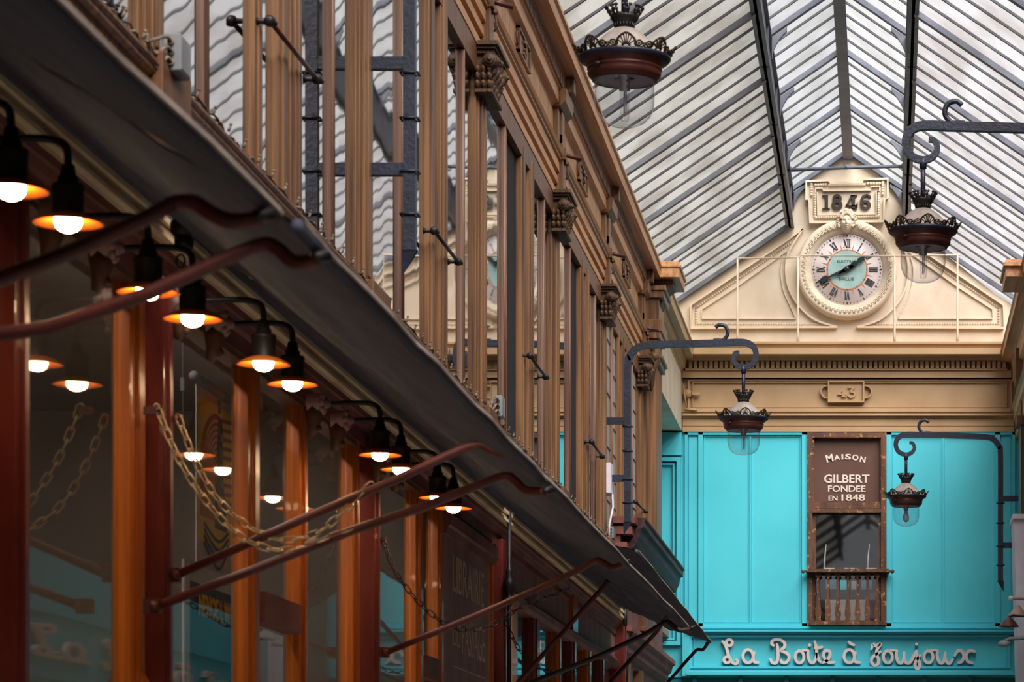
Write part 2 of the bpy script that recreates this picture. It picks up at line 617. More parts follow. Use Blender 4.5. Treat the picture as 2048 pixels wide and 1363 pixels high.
for nm, x, lab in (('left', XPL, 'grey steel purlin beam left of the ridge'), ('right', XPR, 'grey steel purlin beam right of the ridge')):
    mb = MB()
    ibeam(mb, x, YB, YE, 6.07, 6.42)
    o = one(mb, 'trim_1' if nm == 'left' else 'trim_2', M['steel'], lab, 'beam', kind='structure')
    g = MB()
    sgn = 1 if nm == 'left' else -1
    y = YE - .005
    while y > 13:
        arc = [(x + sgn * .04, 6.36)] + [(x + sgn * (.04 + .12 * (1 - cos(a))), 6.25 + .12 * sin(a) + .1 * (1 - cos(a))) for a in
                                        [pi / 2 * k / 6 for k in range(7)]] + [(x + sgn * .16, 6.50), (x + sgn * .04, 6.42)]
        g.prof(arc, y - .04, y)
        y -= 1.55
    g.build('gusset', M['steel'], o)['kind'] = 'stuff'
one(MB().box(XC - .035, XC + .035, YB, YE, 6.76, 6.87).box(XC - .05, XC + .05, YB, YE, 6.75, 6.765), 'trim_3', M['steel'],
    'grey steel ridge beam at the top of the glass roof', 'beam', kind='structure')
t = MB()
t.tube([(XPL + .01, 23.1, 6.40), (XC, 23.1, 6.425), (XPR - .01, 23.1, 6.44)], 0.017, 6)
t.ball((XPL + .03, 23.1, 6.41), 0.03).ball((XPR - .03, 23.1, 6.44), 0.03).ball((XC, 23.1, 6.43), 0.024)
one(t, 'tie_rod', M['steel'], 'thin grey tie rod spanning between the purlins under the ridge', 'tie rod')


# ------------------------------------------------------------------ end wall
def E(px, py):
    return ((px - VX) * YE / F, (VY - py) * YE / F)


def rect(mb, x0, y0, x1, y1, d0, d1):
    """pixel-measured rectangle standing d0..d1 in front of the end wall"""
    a, b = E(x0, y1), E(x1, y0)
    return mb.box(a[0], b[0], YE - d1, YE - d0, a[1], b[1])


def ef(ox, oy, sx, base=0.0):
    """maps crop coordinates of scale sx with origin ox,oy to the end wall"""
    def fn(u, v, h):
        x, z = E(ox + u / sx, oy + v / sx)
        return (x, YE - base - h, z)
    return fn


def frame(mb, x0, y0, x1, y1, wpx, d0, d1):
    rect(mb, x0, y0, x1, y0 + wpx, d0, d1)
    rect(mb, x0, y1 - wpx, x1, y1, d0, d1)
    rect(mb, x0, y0 + wpx, x0 + wpx, y1 - wpx, d0, d1)
    rect(mb, x1 - wpx, y0 + wpx, x1, y1 - wpx, d0, d1)


w = struct('wall_end', 'end wall with cream gable, tan entablature and turquoise front', (XC, YE, -H))
zc = 4.86
MB().plate([(-2.5, zc), (1.9, zc), (1.9, 4.93), (XPR + .9, ZP - .72), (XPR, ZP + .0), (XPR, 6.40), (XC, 6.84), (XPL, 6.40), (XPL, ZP),
            (XPL - 1.5, ZP - 1.05)], YE, YE + .3).build('gable', M['gable'], w)
MB().box(-3.4, 2.2, YE, YE + .3, 4.03, zc).build('entablature_wall', M['tan'], w)
g = MB()
# window opening left free between the turquoise sides
x0, x1 = E(1616, 0)[0], E(1772, 0)[0]
zt, zb = E(0, 865)[1], E(0, 1252)[1]
g.box(-3.4, x0, YE, YE + .3, zb, 4.03).box(x1, 2.2, YE, YE + .3, zb, 4.03).box(-3.4, 2.2, YE, YE + .3, 1.58, zb)
g.build('turquoise_front', M['cyan'], w)
g = MB()
# raised stiles and rails around the turquoise panels
for (a, b) in ((1370, 1376), (1397, 1406), (1604, 1616), (1772, 1783), (1990, 2000), (2024, 2030)):
    rect(g, a, 865, b, 1252, 0, .03)
rect(g, 1370, 864, 1616, 870, 0, .03)
rect(g, 1772, 864, 2034, 870, 0, .03)
rect(g, 1370, 1246, 1616, 1253, 0, .03)
rect(g, 1772, 1246, 2034, 1253, 0, .03)
for x in (1501, 1886):
    rect(g, x - 1.6, 870, x + 1.6, 1246, 0, .016)
rect(g, 1378, 874, 1395, 1244, 0, .012)
rect(g, 2003, 874, 2021, 1244, 0, .012)
for (a, b) in ((1408, 1499), (1503, 1602), (1785, 1883), (1889, 1988)):
    frame(g, a, 872, b, 1244, 2.0, 0, .008)
# part left of the corner, partly behind the side wall
rect(g, 1300, 866, 1364, 911, 0, .05)
frame(g, 1300, 915, 1362, 1290, 8, 0, .05)
frame(g, 1312, 926, 1350, 1280, 4, 0, .03)
g.build('panel_mouldings', M['cyan'], w)
g = MB()
for (a, b, d) in ((1253, 1257, .06), (1257, 1261, .045), (1261, 1264, .10), (1264, 1269, .06), (1334, 1339, .03), (1340, 1344, .05), (1344, 1350, .09)):
    rect(g, 1374, a, 2031, b, 0, d)
frame(g, 1380, 1270, 2020, 1336, 4, 0, .045)
frame(g, 1388, 1274, 2012, 1332, 1.5, 0, .02)
rect(g, 1366, 1253, 1380, 1352, 0, .07)
g.build('fascia_mouldings', M['cyan'], w)
g = MB()
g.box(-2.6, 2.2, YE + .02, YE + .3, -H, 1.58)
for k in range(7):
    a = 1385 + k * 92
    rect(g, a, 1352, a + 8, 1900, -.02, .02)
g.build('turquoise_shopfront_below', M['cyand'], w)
# entablature
g = MB()


def cor(zpy, d):
    return (YE - d, E(0, zpy)[1])


g.profx([cor(690, 0), cor(690, .19), cor(693, .22), cor(696, .22), cor(698, .20), cor(703, .19), cor(705, .235), cor(717, .235), cor(717.5, .12), cor(724, .11), cor(724, 0)], -2.2, 1.5)
rect(g, 1372, 739, 2014, 742.5, 0, .075)
rect(g, 1366, 742.5, 2022, 757, 0, .055)
rect(g, 1366, 755, 2022, 757, 0, .065)
frame(g, 1376, 759, 2024, 821, 4, 0, .03)
frame(g, 1385, 764, 2014, 815, 1.6, 0, .02)
for (a, b, d) in ((821, 825, .06), (825, 829, .045), (829, 833, .07), (833, 836, .05), (836, 838, .035), (839, 852, .03), (853.5, 864, .04)):
    rect(g, 1366, a, 2028, b, 0, d)
g.build('cornice', M['tan'], w)
g = MB()
x = 1379.0
while x < 2006:
    rect(g, x, 725.5, x + 6.6, 738.5, 0, .085)
    x += 10.25
rect(g, 1374, 724, 2010, 739, 0, .03)
g.build('dentil_row', M['tan'], w)

# number plaque 43
p = thing('number_plaque', 'tan raised plaque reading 43 with rounded ears on the frieze', 'plaque', (*E(1692, 784)[:1], YE - .03, E(1692, 784)[1]))
g = MB()
rect(g, 1657, 765, 1728, 804, 0, .035)
frame(g, 1656, 763, 1729, 806, 3, 0, .06)
fn = ef(0, 0, 1)
g.stroke([(1657, 772), (1647, 774), (1642, 784), (1647, 794), (1657, 797)], 2.5, fn, .04)
g.stroke([(1728, 772), (1738, 774), (1743, 784), (1738, 794), (1728, 797)], 2.5, fn, .04)
g.build('plate', M['tan'], p)
g = MB()
fn4 = ef(0, 0, 1, .035)
g.stroke([(1688, 776), (1677, 790)], 4, fn4, .018, smooth=False)
g.stroke([(1676, 789.5), (1692, 789.5)], 3.2, fn4, .019, smooth=False)
g.stroke([(1687.5, 775), (1687.5, 795)], 4.6, fn4, .020, smooth=False)
g.stroke([(1683, 794.5), (1692, 794.5)], 2.2, fn4, .021, smooth=False)
g.stroke([(1696, 776.5), (1708, 776.5)], 2.6, fn4, .018, smooth=False)
g.stroke([(1708, 776), (1702, 784), (1709, 787), (1708, 793), (1701, 795), (1696, 791)], 3.8, fn4, .020)
g.build('digits', M['tan'], p)
# small pulley gadget at left of the frieze
g = MB()
cx, cz = E(1376, 788)
g.lathe([(0, -.05), (.042, -.05), (.042, -.02), (.03, 0)], (cx, YE, cz), 20, 'y')
rect(g, 1383, 785, 1401, 791, .03, .05)
g.tube([(E(1367, 760)[0], YE - .05, E(0, 770)[1]), (E(1374, 0)[0], YE - .06, E(0, 815)[1])], .008, 6)
g.tube([(E(1369, 0)[0], YE - .06, E(0, 820)[1]), (E(1395, 0)[0], YE - .08, E(0, 822)[1])], .012, 8)
one(g, 'pulley_bracket', M['tan'], 'tan painted pulley and rod fixed at the left end of the frieze', 'bracket')

# gable relief frames
for sgn, lab in ((1, 'left'), (-1, 'right')):
    def mx(p):
        return p if sgn == 1 else (2 * 1694.5 - p[0], p[1])
    g = MB()
    outer = [(1382, 611), (1480, 545), (1540, 505), (1570, 485), (1606, 459)]
    curve = catmull([(1606, 459), (1592, 480), (1577, 508), (1572, 541), (1578, 578), (1598, 612), (1630, 640), (1675, 655)], 4)
    base = [(1675, 655), (1382, 657), (1382, 611)]
    fn = ef(0, 0, 1)
    g.stroke([mx(q) for q in outer], 3, fn, .035, smooth=False)
    g.stroke([mx(q) for q in curve], 3.5, fn, .035, smooth=False)
    g.stroke([mx(q) for q in base], 3.5, fn, .04, smooth=False)
    inner = [(1404, 619), (1475, 573), (1530, 534), (1573, 503)]
    icurve = catmull([(1568, 512), (1562, 541), (1567, 580), (1580, 610), (1592, 637)], 4)
    g.stroke([mx(q) for q in inner], 1.6, fn, .018, smooth=False)
    g.stroke([mx(q) for q in icurve], 1.6, fn, .018, smooth=False)
    g.stroke([mx(q) for q in [(1592, 637), (1404, 637), (1404, 619)]], 2, fn, .018, smooth=False)
    # beading between the two lines
    for seg in (((1392, 615), (1480, 556)), ((1480, 556), (1585, 484)), ((1392, 615), (1392, 648)), ((1392, 647), (1640, 648)),):
        n = max(3, int(math.hypot(seg[1][0] - seg[0][0], seg[1][1] - seg[0][1]) / 5))
        for k in range(n):
            q = mx((seg[0][0] + (seg[1][0] - seg[0][0]) * k / n, seg[0][1] + (seg[1][1] - seg[0][1]) * k / n))
            x, z = E(*q)
            g.ball((x, YE - .006, z), .010, 6)
    one(g, 'relief_panel', M['relief'], 'cream moulded relief panel on the gable %s of the clock' % lab, 'relief', 'gable relief panels')

# safety rail in front of the gable
g = thing('gable_rail', 'thin cream rail on four posts in front of the gable', 'rail', (XC, YE - .2, 4.9))
MB().tube([(E(1475, 0)[0], YE - .16, E(0, 524)[1]), (E(1600, 0)[0], YE - .16, E(0, 522)[1]), (E(1602, 0)[0], YE - .16, E(0, 518)[1]),
           (E(1785, 0)[0], YE - .16, E(0, 519)[1]), (E(1919, 0)[0], YE - .16, E(0, 517)[1])], .009, 6).build('handrail', M['relief'], g)
for px, py in ((1477, 524), (1597, 522), (1789, 519), (1914, 517)):
    x = E(px, 0)[0]
    MB().tube([(x, YE - .16, E(0, py)[1]), (x, YE - .16, E(0, 676)[1]), (x, YE - .16, 4.90)], [.009, .011, .014], 6).build('post', M['relief'], g)

# window of the end wall
wn = struct('window_1', 'tall worn brown window in the middle of the turquoise front', (E(1694, 0)[0], YE, 2.1))
g = MB()
frame(g, 1615, 866, 1773, 1252, 10, -.05, .05)
rect(g, 1625, 1004, 1764, 1017, -.03, .04)
rect(g, 1625, 1018, 1764, 1026, -.03, .06)
frame(g, 1624, 872, 1765, 1010, 5, -.03, .03)
rect(g, 1624, 1026, 1632, 1242, -.05, .02)
rect(g, 1757, 1026, 1765, 1242, -.05, .02)
rect(g, 1762, 875, 1770, 1250, -.05, .055)
g.build('window_frame', M['worn'], wn)
g = MB()
rect(g, 1628, 876, 1761, 1004, -.06, -.01)
b = g.build('painted_board', M['brownb'], wn)
g = MB()
fn = ef(0, 0, 1, -.01)
let = [('M', 1652, 1666, 923, 908, .22), ('A', 1668, 1680, 919, 909, .12), ('I', 1683, 1686.5, 918, 907.5, .03), ('S', 1690, 1702, 918, 907, -.04), ('O', 1704.5, 1717, 920, 908.5, -.12),
       ('N', 1720, 1731, 924, 912, -.2)]
for ch, a, b2, lo, hi, r in let:
    text_mb(g, ch, (a, lo, b2, hi), fn, .006, bold=.03, rot=-r)
text_mb(g, 'GILBERT', (1648, 965, 1739, 948), fn, .006, bold=.022)
text_mb(g, 'FONDEE', (1656, 983, 1731, 970), fn, .006, bold=.02)
text_mb(g, 'EN', (1657, 1000.5, 1675, 990.5), fn, .006, bold=.02)
text_mb(g, '1848', (1683, 1001, 1730, 987.5), fn, .006, bold=.02)
g.build('lettering', M['letter'], b)
g = MB()
rect(g, 1632, 1026, 1758, 1246, -.03, -.027)
g.build('pane', M['clear'], wn)
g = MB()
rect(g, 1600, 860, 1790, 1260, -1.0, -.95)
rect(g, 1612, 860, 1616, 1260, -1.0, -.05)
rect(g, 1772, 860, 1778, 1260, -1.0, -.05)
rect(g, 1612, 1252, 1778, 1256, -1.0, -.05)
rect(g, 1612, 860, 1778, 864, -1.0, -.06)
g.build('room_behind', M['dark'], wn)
bal = thing('window_balustrade', 'worn wooden balustrade with six balusters under the end window', 'balustrade', (E(1694, 0)[0], YE - .08, E(0, 1250)[1]))
g = MB()
rect(g, 1614, 1140, 1778, 1146, .03, .14)
rect(g, 1606, 1142, 1786, 1145, .08, .10)
for x in (1607, 1615, 1777, 1785):
    c = E(x, 1144)
    g.ball((c[0], YE - .09, c[1]), .02)
g.build('handrail', M['worn'], bal)
g = MB()
rect(g, 1620, 1243, 1772, 1251, .04, .11)
g.build('bottom_rail', M['worn'], bal)
for k in range(7):
    cx = 1629 + k * 19.6 + 8
    if k == 0:
        pass
    hw = [(0, 5), (.06, 6.5), (.1, 2.3), (.3, 2.2), (.55, 3.5), (.85, 6.2), (.93, 4.2), (1, 6.5)]
    L_ = [(cx - h, 1147 + 97 * tt) for tt, h in hw]
    R_ = [(cx + h, 1147 + 97 * tt) for tt, h in hw][::-1]
    MB().plate([E(*q) for q in L_ + R_], YE - .09, YE - .065).build('baluster', M['worn'], bal)
# papers and things in the window
g = MB()
rect(g, 1650, 1196, 1735, 1238, -.12, -.11)
one(g, 'white_papers', M['paper'], 'white paper sheets standing behind the balustrade in the window', 'papers')
for k, (a, b2, c, d, m) in enumerate(((1651, 1156, 1672, 1175, 'mural'), (1680, 1157, 1698, 1176, 'cyan'), (1702, 1158, 1716, 1176, 'postg'), (1722, 1157, 1744, 1176, 'mural'), (1740, 1182, 1756, 1234, 'postp'))):
    g = MB()
    rect(g, a, b2, c, d, -.14, -.12)
    one(g, 'picture_book', M[m], ('blue book leaning leftmost behind the window balusters', 'turquoise book second from left behind the window balusters',
                                 'grey book in the middle behind the window balusters', 'blue book at the upper right behind the window balusters',
                                 'violet book at the lower right behind the window balusters')[k], 'book', 'books in the end window')
sg = thing('window_sign', 'small dark sign with white capital letters low in the end window', 'sign', (*E(1702, 1140)[:1], YE + .05, E(0, 1140)[1]))
g = MB()
rect(g, 1684, 1131, 1718, 1142, -.08, -.07)
g.build('board', M['dark'], sg)
g = MB()
text_mb(g, 'TINTIN', (1688, 1141, 1713, 1133.5), ef(0, 0, 1, -.07), .004, bold=.02)
g.build('lettering', M['letter'], sg)
for a, lab in ((1647, 'left'), (1732, 'right')):
    g = MB()
    rect(g, a, 1133, a + 22, 1141, -.09, -.08)
    one(g, 'white_card', M['paper'], 'small white card at the %s of the sign in the end window' % lab, 'card', 'cards in the end window')
    g = MB()
    c = E(a + (1 if lab == 'left' else 3), 1100)
    g.tube([(c[0], YE + .1, E(0, 1138)[1]), (c[0] + .005, YE + .1, E(0, 1110)[1]), (c[0] + .02, YE + .1, E(0, 1085)[1])], [.014, .008, .003], 6)
    one(g, 'paper_figure', M['paper'], 'slim white upright ornament behind the %s card in the end window' % lab, 'ornament', 'ornaments in the end window')

# shop sign letters
CURS = dict(A=(1430, 1260, [
    ('s', [(108, 160), (150, 205), (178, 265), (205, 370), (235, 440), (272, 488), (320, 510), (350, 478), (325, 435)]), ('o', (222, 190), 47, 47),
    ('o', (190, 450), 50, 45), ('n',),
    ('o', (505, 395), 78, 100), ('s', [(605, 325), (585, 400), (598, 478), (675, 490)]), ('n',),
    ('s', [(842, 425), (868, 485), (925, 498), (955, 440), (960, 330), (943, 200)]),
    ('s', [(905, 238), (866, 210), (885, 155), (970, 142), (1045, 180), (1062, 245), (1010, 308), (1095, 350), (1128, 420), (1080, 490), (1015, 485), (1003, 440)]), ('n',),
    ('o', (1285, 405), 65, 92), ('s', [(1318, 302), (1425, 308)]), ('n',),
    ('s', [(1420, 300), (1412, 380), (1440, 470), (1488, 495), (1528, 440), (1543, 340)]), ('d', (1440, 228)), ('n',),
    ('s', [(1508, 160), (1540, 260), (1547, 360), (1570, 440), (1620, 497)]), ('s', [(1505, 268), (1570, 272), (1638, 248)]), ('n',),
    ('s', [(1620, 497), (1700, 460), (1745, 380), (1738, 322), (1690, 308), (1650, 350), (1665, 430), (1730, 488), (1820, 485)]), ('n',)]),
    B=(1690, 1260, [
        ('o', (65, 395), 78, 100), ('s', [(165, 325), (145, 400), (158, 478), (240, 490)]), ('s', [(48, 172), (90, 205), (150, 232)]), ('n',),
        ('s', [(400, 300), (425, 215), (470, 240), (545, 205), (490, 290), (480, 370), (508, 440), (500, 510), (450, 535), (405, 490), (410, 430), (450, 385), (550, 315)]), ('n',),
        ('o', (650, 405), 68, 92), ('s', [(680, 302), (790, 306)]), ('n',),
        ('s', [(790, 300), (778, 380), (802, 470), (850, 500), (888, 440), (897, 325)]), ('s', [(892, 400), (920, 485), (970, 500), (1012, 450), (1040, 395), (1085, 305)]), ('n',),
        ('s', [(1085, 300), (1092, 400), (1130, 490), (1122, 560), (1092, 583), (1062, 540), (1075, 470), (1145, 370)]), ('d', (1085, 212)), ('n',),
        ('o', (1265, 405), 68, 92), ('s', [(1295, 302), (1405, 306)]), ('n',),
        ('s', [(1408, 300), (1396, 380), (1420, 470), (1470, 500), (1508, 440), (1520, 325)]), ('s', [(1515, 400), (1545, 488), (1592, 500), (1638, 430)]), ('n',),
        ('s', [(1655, 400), (1700, 325), (1750, 308), (1790, 350), (1796, 420), (1760, 480), (1705, 495)]),
        ('s', [(1980, 328), (1900, 308), (1848, 350), (1838, 420), (1870, 480), (1945, 500)]), ('n',)]))
S7 = 7.585


def cursive(parent, fnw, m):
    """fnw(px,py,h) -> 3D"""
    for key in 'AB':
        ox, oy, items = CURS[key]
        lift = [0.0]

        def fn(u, v, h):
            return fnw(ox + u / S7, oy + v / S7, h + (lift[0] if h > 0 else 0))
        g = MB()
        for it in items:
            lift[0] = 0.0 if it[0] == 'n' else lift[0] + .0016
            if it[0] == 's':
                n = len(it[1])
                wd = [34] + [46] * (n - 2) + [34]
                g.stroke(it[1], wd, fn, .035)
            elif it[0] == 'o':
                g.oval(it[1], it[2], it[3], 44, fn, .035)
            elif it[0] == 'd':
                c = it[1]
                pts = [(c[0] + 24 * cos(2 * pi * k / 12), c[1] + 24 * sin(2 * pi * k / 12)) for k in range(12)]
                g.extr(pts, lambda a, b: fn(a, b, 0), lambda a, b: fn(a, b, .035))
            else:
                g.build('letter', m, parent)
                g = MB()


sg = thing('shop_sign_lettering', 'white cursive letters reading La Boite a Joujoux on the turquoise fascia of the end wall', 'sign', (E(1695, 0)[0], YE - .02, E(0, 1305)[1]))
cursive(sg, lambda px, py, h: (E(px, py)[0], YE - .012 - h, E(px, py)[1]), M['white'])

# ------------------------------------------------------------------ 1846 cartouche
ca = thing('date_cartouche', 'cream moulded cartouche with the date 1846 above the clock', 'cartouche', (*E(1694, 0)[:1], YE - .02, E(0, 405)[1]))
S10 = 10.484
fn = ef(1600, 350, S10, 0.0)
out = [(135, 165), (600, 145), (640, 200), (1315, 190), (1330, 120), (1840, 110), (1840, 520), (1770, 530), (1750, 1000), (205, 1020), (200, 550), (135, 550)]
g = MB()
g.extr([(a, b2) for a, b2 in out], lambda u, v: fn(u, v, 0), lambda u, v: fn(u, v, .035))
g.build('backplate', M['relief'], ca)
g = MB()
g.stroke(out, 46, lambda u, v, h: fn(u, v, h + .035), .035, closed=True, smooth=False)
inn = [(330, 310), (470, 305), (490, 360), (1490, 345), (1490, 275), (1670, 265), (1670, 370), (1600, 370), (1600, 850), (370, 870), (365, 400), (330, 400)]
g.stroke(inn, 26, lambda u, v, h: fn(u, v, h + .035), .03, closed=True, smooth=False)
g.stroke([(600, 230), (1380, 220)], 40, lambda u, v, h: fn(u, v, h + .035), .03, smooth=False)
g.build('moulding', M['relief'], ca)
g = MB()
for (p0, p1, n) in (((320, 445), (320, 900), 10), ((345, 910), (800, 905), 10), ((1180, 900), (1640, 890), 10), ((1650, 420), (1650, 870), 10), ((330, 235), (540, 225), 5),
                    ((245, 220), (245, 440), 5), ((1420, 205), (1730, 200), 6), ((1740, 180), (1735, 420), 5)):
    for k in range(n):
        q = fn(p0[0] + (p1[0] - p0[0]) * k / (n - 1), p0[1] + (p1[1] - p0[1]) * k / (n - 1), .05)
        g.ball(q, .014, 7, 1.2, 1, 1.2)
g.build('beading', M['relief'], ca)
g = MB()
fn2 = ef(1600, 350, S10, .037)
g.extr([(525, 445), (592, 445), (592, 735), (525, 735)], lambda u, v: fn2(u, v, 0), lambda u, v: fn2(u, v, .02))
g.extr([(468, 722), (630, 718), (632, 745), (470, 750)], lambda u, v: fn2(u, v, 0), lambda u, v: fn2(u, v, .02))
g.extr([(465, 450), (530, 442), (530, 510), (500, 475), (468, 465)], lambda u, v: fn2(u, v, 0), lambda u, v: fn2(u, v, .02))
g.build('numeral', M['num'], ca)
g = MB()
g.oval((780, 518), 68, 60, 62, fn2, .02)
g.oval((780, 655), 84, 72, 66, fn2, .022)
g.build('numeral', M['num'], ca)
g = MB()
for pl in ([(1088, 448), (1155, 448), (1155, 740), (1088, 740)], [(1030, 722), (1195, 720), (1195, 748), (1030, 750)], [(1060, 448), (1205, 445), (1200, 472), (1060, 475)],
           [(1070, 450), (1110, 450), (1020, 660), (958, 680)], [(958, 658), (1212, 655), (1212, 688), (955, 690)], [(1180, 640), (1212, 575), (1212, 690), (1180, 690)]):
    g.extr(pl, lambda u, v: fn2(u, v, 0), lambda u, v: fn2(u, v, .02))
g.build('numeral', M['num'], ca)
g = MB()
g.oval((1375, 655), 80, 74, 62, fn2, .02)
g.stroke([(1300, 650), (1296, 560), (1330, 480), (1400, 445), (1455, 470), (1462, 500)], [50, 66, 56, 34, 44, 56], fn2, .023)
g.build('numeral', M['num'], ca)

# ------------------------------------------------------------------ clock
CX, CZ = E(1694.3, 540.8)
ck = thing('wall_clock', 'round white clock with Roman numerals and pale teal centre on the gable', 'clock', (CX, YE - .05, CZ))
g = MB()
g.lathe([(.36, 0), (.36, -.05), (.378, -.055), (.385, -.075), (.43, -.085), (.445, -.10), (.475, -.10), (.492, -.085), (.50, -.06), (.50, 0)], (CX, YE, CZ), 72, 'y')
g.build('clock_frame', M['relief'], ck)
g = MB()
n = 60
for k in range(n):
    a = 2 * pi * k / n
    if abs((a - pi / 2 + pi) % (2 * pi) - pi) < .22:
        continue
    c, s = cos(a), sin(a)
    P = []
    for (dr, dt) in ((.452, .016), (.430, .018), (.418, .010), (.418, -.010), (.430, -.018), (.452, -.016)):
        P.append((CX + dr * c - dt * s, YE - .10, CZ + dr * s + dt * c))
    g.tube(P, .0065, 5)
    g.ball((CX + .438 * c, YE - .092, CZ + .438 * s), .012, 6)
g.build('egg_moulding', M['relief'], ck)
g = MB()
g.lathe([(0, -.04), (.37, -.04), (.37, 0)], (CX, YE, CZ), 72, 'y')
g.build('dial', M['dial'], ck)
g = MB()
g.lathe([(.192, -.043), (.202, -.045), (.206, -.043)], (CX, YE, CZ), 48, 'y')
for k in range(12):
    a = 2 * pi * (k + .5) / 12
    g.add([(CX + .205 * cos(a - .03), YE - .0425, CZ + .205 * sin(a - .03)), (CX + .205 * cos(a + .03), YE - .0425, CZ + .205 * sin(a + .03)), (CX + .27 * cos(a), YE - .0425, CZ + .27 * sin(a))], [(0, 1, 2)])
g.build('orange_ring', M['oring'], ck)
g = MB()
g.lathe([(0, -.044), (.192, -.044)], (CX, YE, CZ), 48, 'y')
g.build('dial_centre', M['teal'], ck)
g = MB()


def dialfn(a):
    def fn(u, v, h):     # u along clockwise tangent, v outward, metres
        return (CX + sin(a) * v + cos(a) * u, YE - .0425 - h, CZ + cos(a) * v - sin(a) * u)
    return fn


NUM = ['XII', 'I', 'II', 'III', 'IIII', 'V', 'VI', 'VII', 'VIII', 'IX', 'X', 'XI']
for k, s_ in enumerate(NUM):
    fn = dialfn(2 * pi * k / 12)
    wds = {'I': .017, 'V': .034, 'X': .036}
    tot = sum(wds[c] for c in s_)
    u = -tot / 2
    r0, r1 = .222, .302
    for c in s_:
        wc = wds[c]
        m_ = u + wc / 2
        if c == 'I':
            g.stroke([(m_, r0), (m_, r1)], .0095, fn, .003, smooth=False)
            for r in (r0, r1):
                g.stroke([(m_ - .008, r), (m_ + .008, r)], .004, fn, .003, smooth=False)
        elif c == 'V':
            g.stroke([(m_ - .013, r1), (m_, r0)], .010, fn, .003, smooth=False)
            g.stroke([(m_ + .013, r1), (m_, r0)], .0045, fn, .003, smooth=False)
            g.stroke([(m_ - .018, r1), (m_ - .006, r1)], .004, fn, .003, smooth=False)
            g.stroke([(m_ + .018, r1), (m_ + .006, r1)], .004, fn, .003, smooth=False)
        else:
            g.stroke([(m_ - .014, r1), (m_ + .014, r0)], .010, fn, .003, smooth=False)
            g.stroke([(m_ + .014, r1), (m_ - .014, r0)], .0045, fn, .003, smooth=False)
            for r in (r0, r1):
                for s2 in (-1, 1):
                    g.stroke([(m_ + s2 * .014 - .006, r), (m_ + s2 * .014 + .006, r)], .004, fn, .003, smooth=False)
        u += wc
for k in range(60):
    a = 2 * pi * k / 60
    fn = dialfn(a)
    if k % 5 == 0:
        pts = [(0, .322), (.008, .336), (0, .352), (-.008, .336)]
    else:
        pts = [(.0055 * cos(t_ * pi / 3), .336 + .0055 * sin(t_ * pi / 3)) for t_ in range(6)]
    g.extr(pts, lambda u_, v_: fn(u_, v_, 0), lambda u_, v_: fn(u_, v_, .003))
for k in range(12):
    fn = dialfn(2 * pi * k / 12)
    g.extr([(.005 * cos(t_ * pi / 3), .196 + .005 * sin(t_ * pi / 3)) for t_ in range(6)], lambda u_, v_: fn(u_, v_, .003), lambda u_, v_: fn(u_, v_, .006))
g.build('numerals', M['ink'], ck)
g = MB()
fn = ef(1580, 340, 4.258, .044)
text_mb(g, 'BRILLIE', (418, 948, 545, 922), fn, .002, bold=.0)
text_mb(g, 'ELECTRIC', (400, 796, 560, 776), fn, .002, bold=.0)
g.build('maker_lettering', M['hand'], ck)


def hand_part(name, ang, pts):
    fn = dialfn(ang)
    g = MB()
    g.stroke([(0, r) for r, _ in pts], [w_ for _, w_ in pts], lambda u, v, h: (lambda q: (q[0], q[1] - .02, q[2]))(fn(u, v, h)), .008, smooth=False)
    return g


g = hand_part('m', radians(246), [(-.07, .03), (0, .05), (.05, .03), (.12, .03), (.20, .016), (.215, .05), (.26, .055), (.29, .03), (.345, .004)])
g.build('minute_hand', M['hand'], ck)
g = hand_part('h', radians(55), [(-.12, .004), (-.08, .028), (0, .05), (.05, .04), (.09, .055), (.13, .025), (.15, .05), (.19, .035), (.235, .004)])
g.build('hour_hand', M['hand'], ck)
g = MB()
g.lathe([(0, -.09), (.022, -.088), (.03, -.075), (.03, -.04)], (CX, YE, CZ), 20, 'y')
g.build('hand_boss', M['hand'], ck)

# carved head over the clock
hc = E(1693.5, 448)
hd = thing('face_carving', 'small cream carved face with curly hair above the clock rim', 'carving', (hc[0], YE - .1, hc[1]))
g = MB()
nu, nv = 40, 40
vs, fs = [], []


def gauss(x, y, cx, cy, sx, sy):
    return math.exp(-((x - cx) / sx) ** 2 - ((y - cy) / sy) ** 2)


for j in range(nv + 1):
    for i in range(nu + 1):
        r = i / nu
        a = 2 * pi * j / nv
        u, v = r * cos(a), r * sin(a)
        x = u * .066 * (1 - .12 * max(0, -v))
        z = v * .092
        d = .085 * math.sqrt(max(0, 1 - r ** 2.4))
        d += .022 * gauss(u, v, 0, -.05, .11, .2) + .01 * gauss(u, v, 0, -.2, .2, .1)      # nose
        d -= .016 * (gauss(u, v, -.38, .12, .2, .12) + gauss(u, v, .38, .12, .2, .12))       # sockets
        d += .009 * (gauss(u, v, -.38, .1, .1, .06) + gauss(u, v, .38, .1, .1, .06))        # eyes
        d += .008 * (gauss(u, v, -.36, .3, .25, .06) + gauss(u, v, .36, .3, .25, .06))      # brows
        d += .010 * (gauss(u, v, 0, -.42, .22, .05) + gauss(u, v, 0, -.54, .17, .05)) - .008 * gauss(u, v, 0, -.48, .26, .03)
        d += .008 * (gauss(u, v, -.5, -.2, .2, .2) + gauss(u, v, .5, -.2, .2, .2)) + .01 * gauss(u, v, 0, -.85, .2, .12)
        vs.append((hc[0] + x, YE - .07 - d, hc[1] - .01 + z))
for j in range(nv):
    for i in range(nu):
        a = j * (nu + 1) + i
        fs.append((a, a + 1, a + nu + 2, a + nu + 1))
g.add(vs, fs, True)
g.build('face', M['relief'], hd)
g = MB()
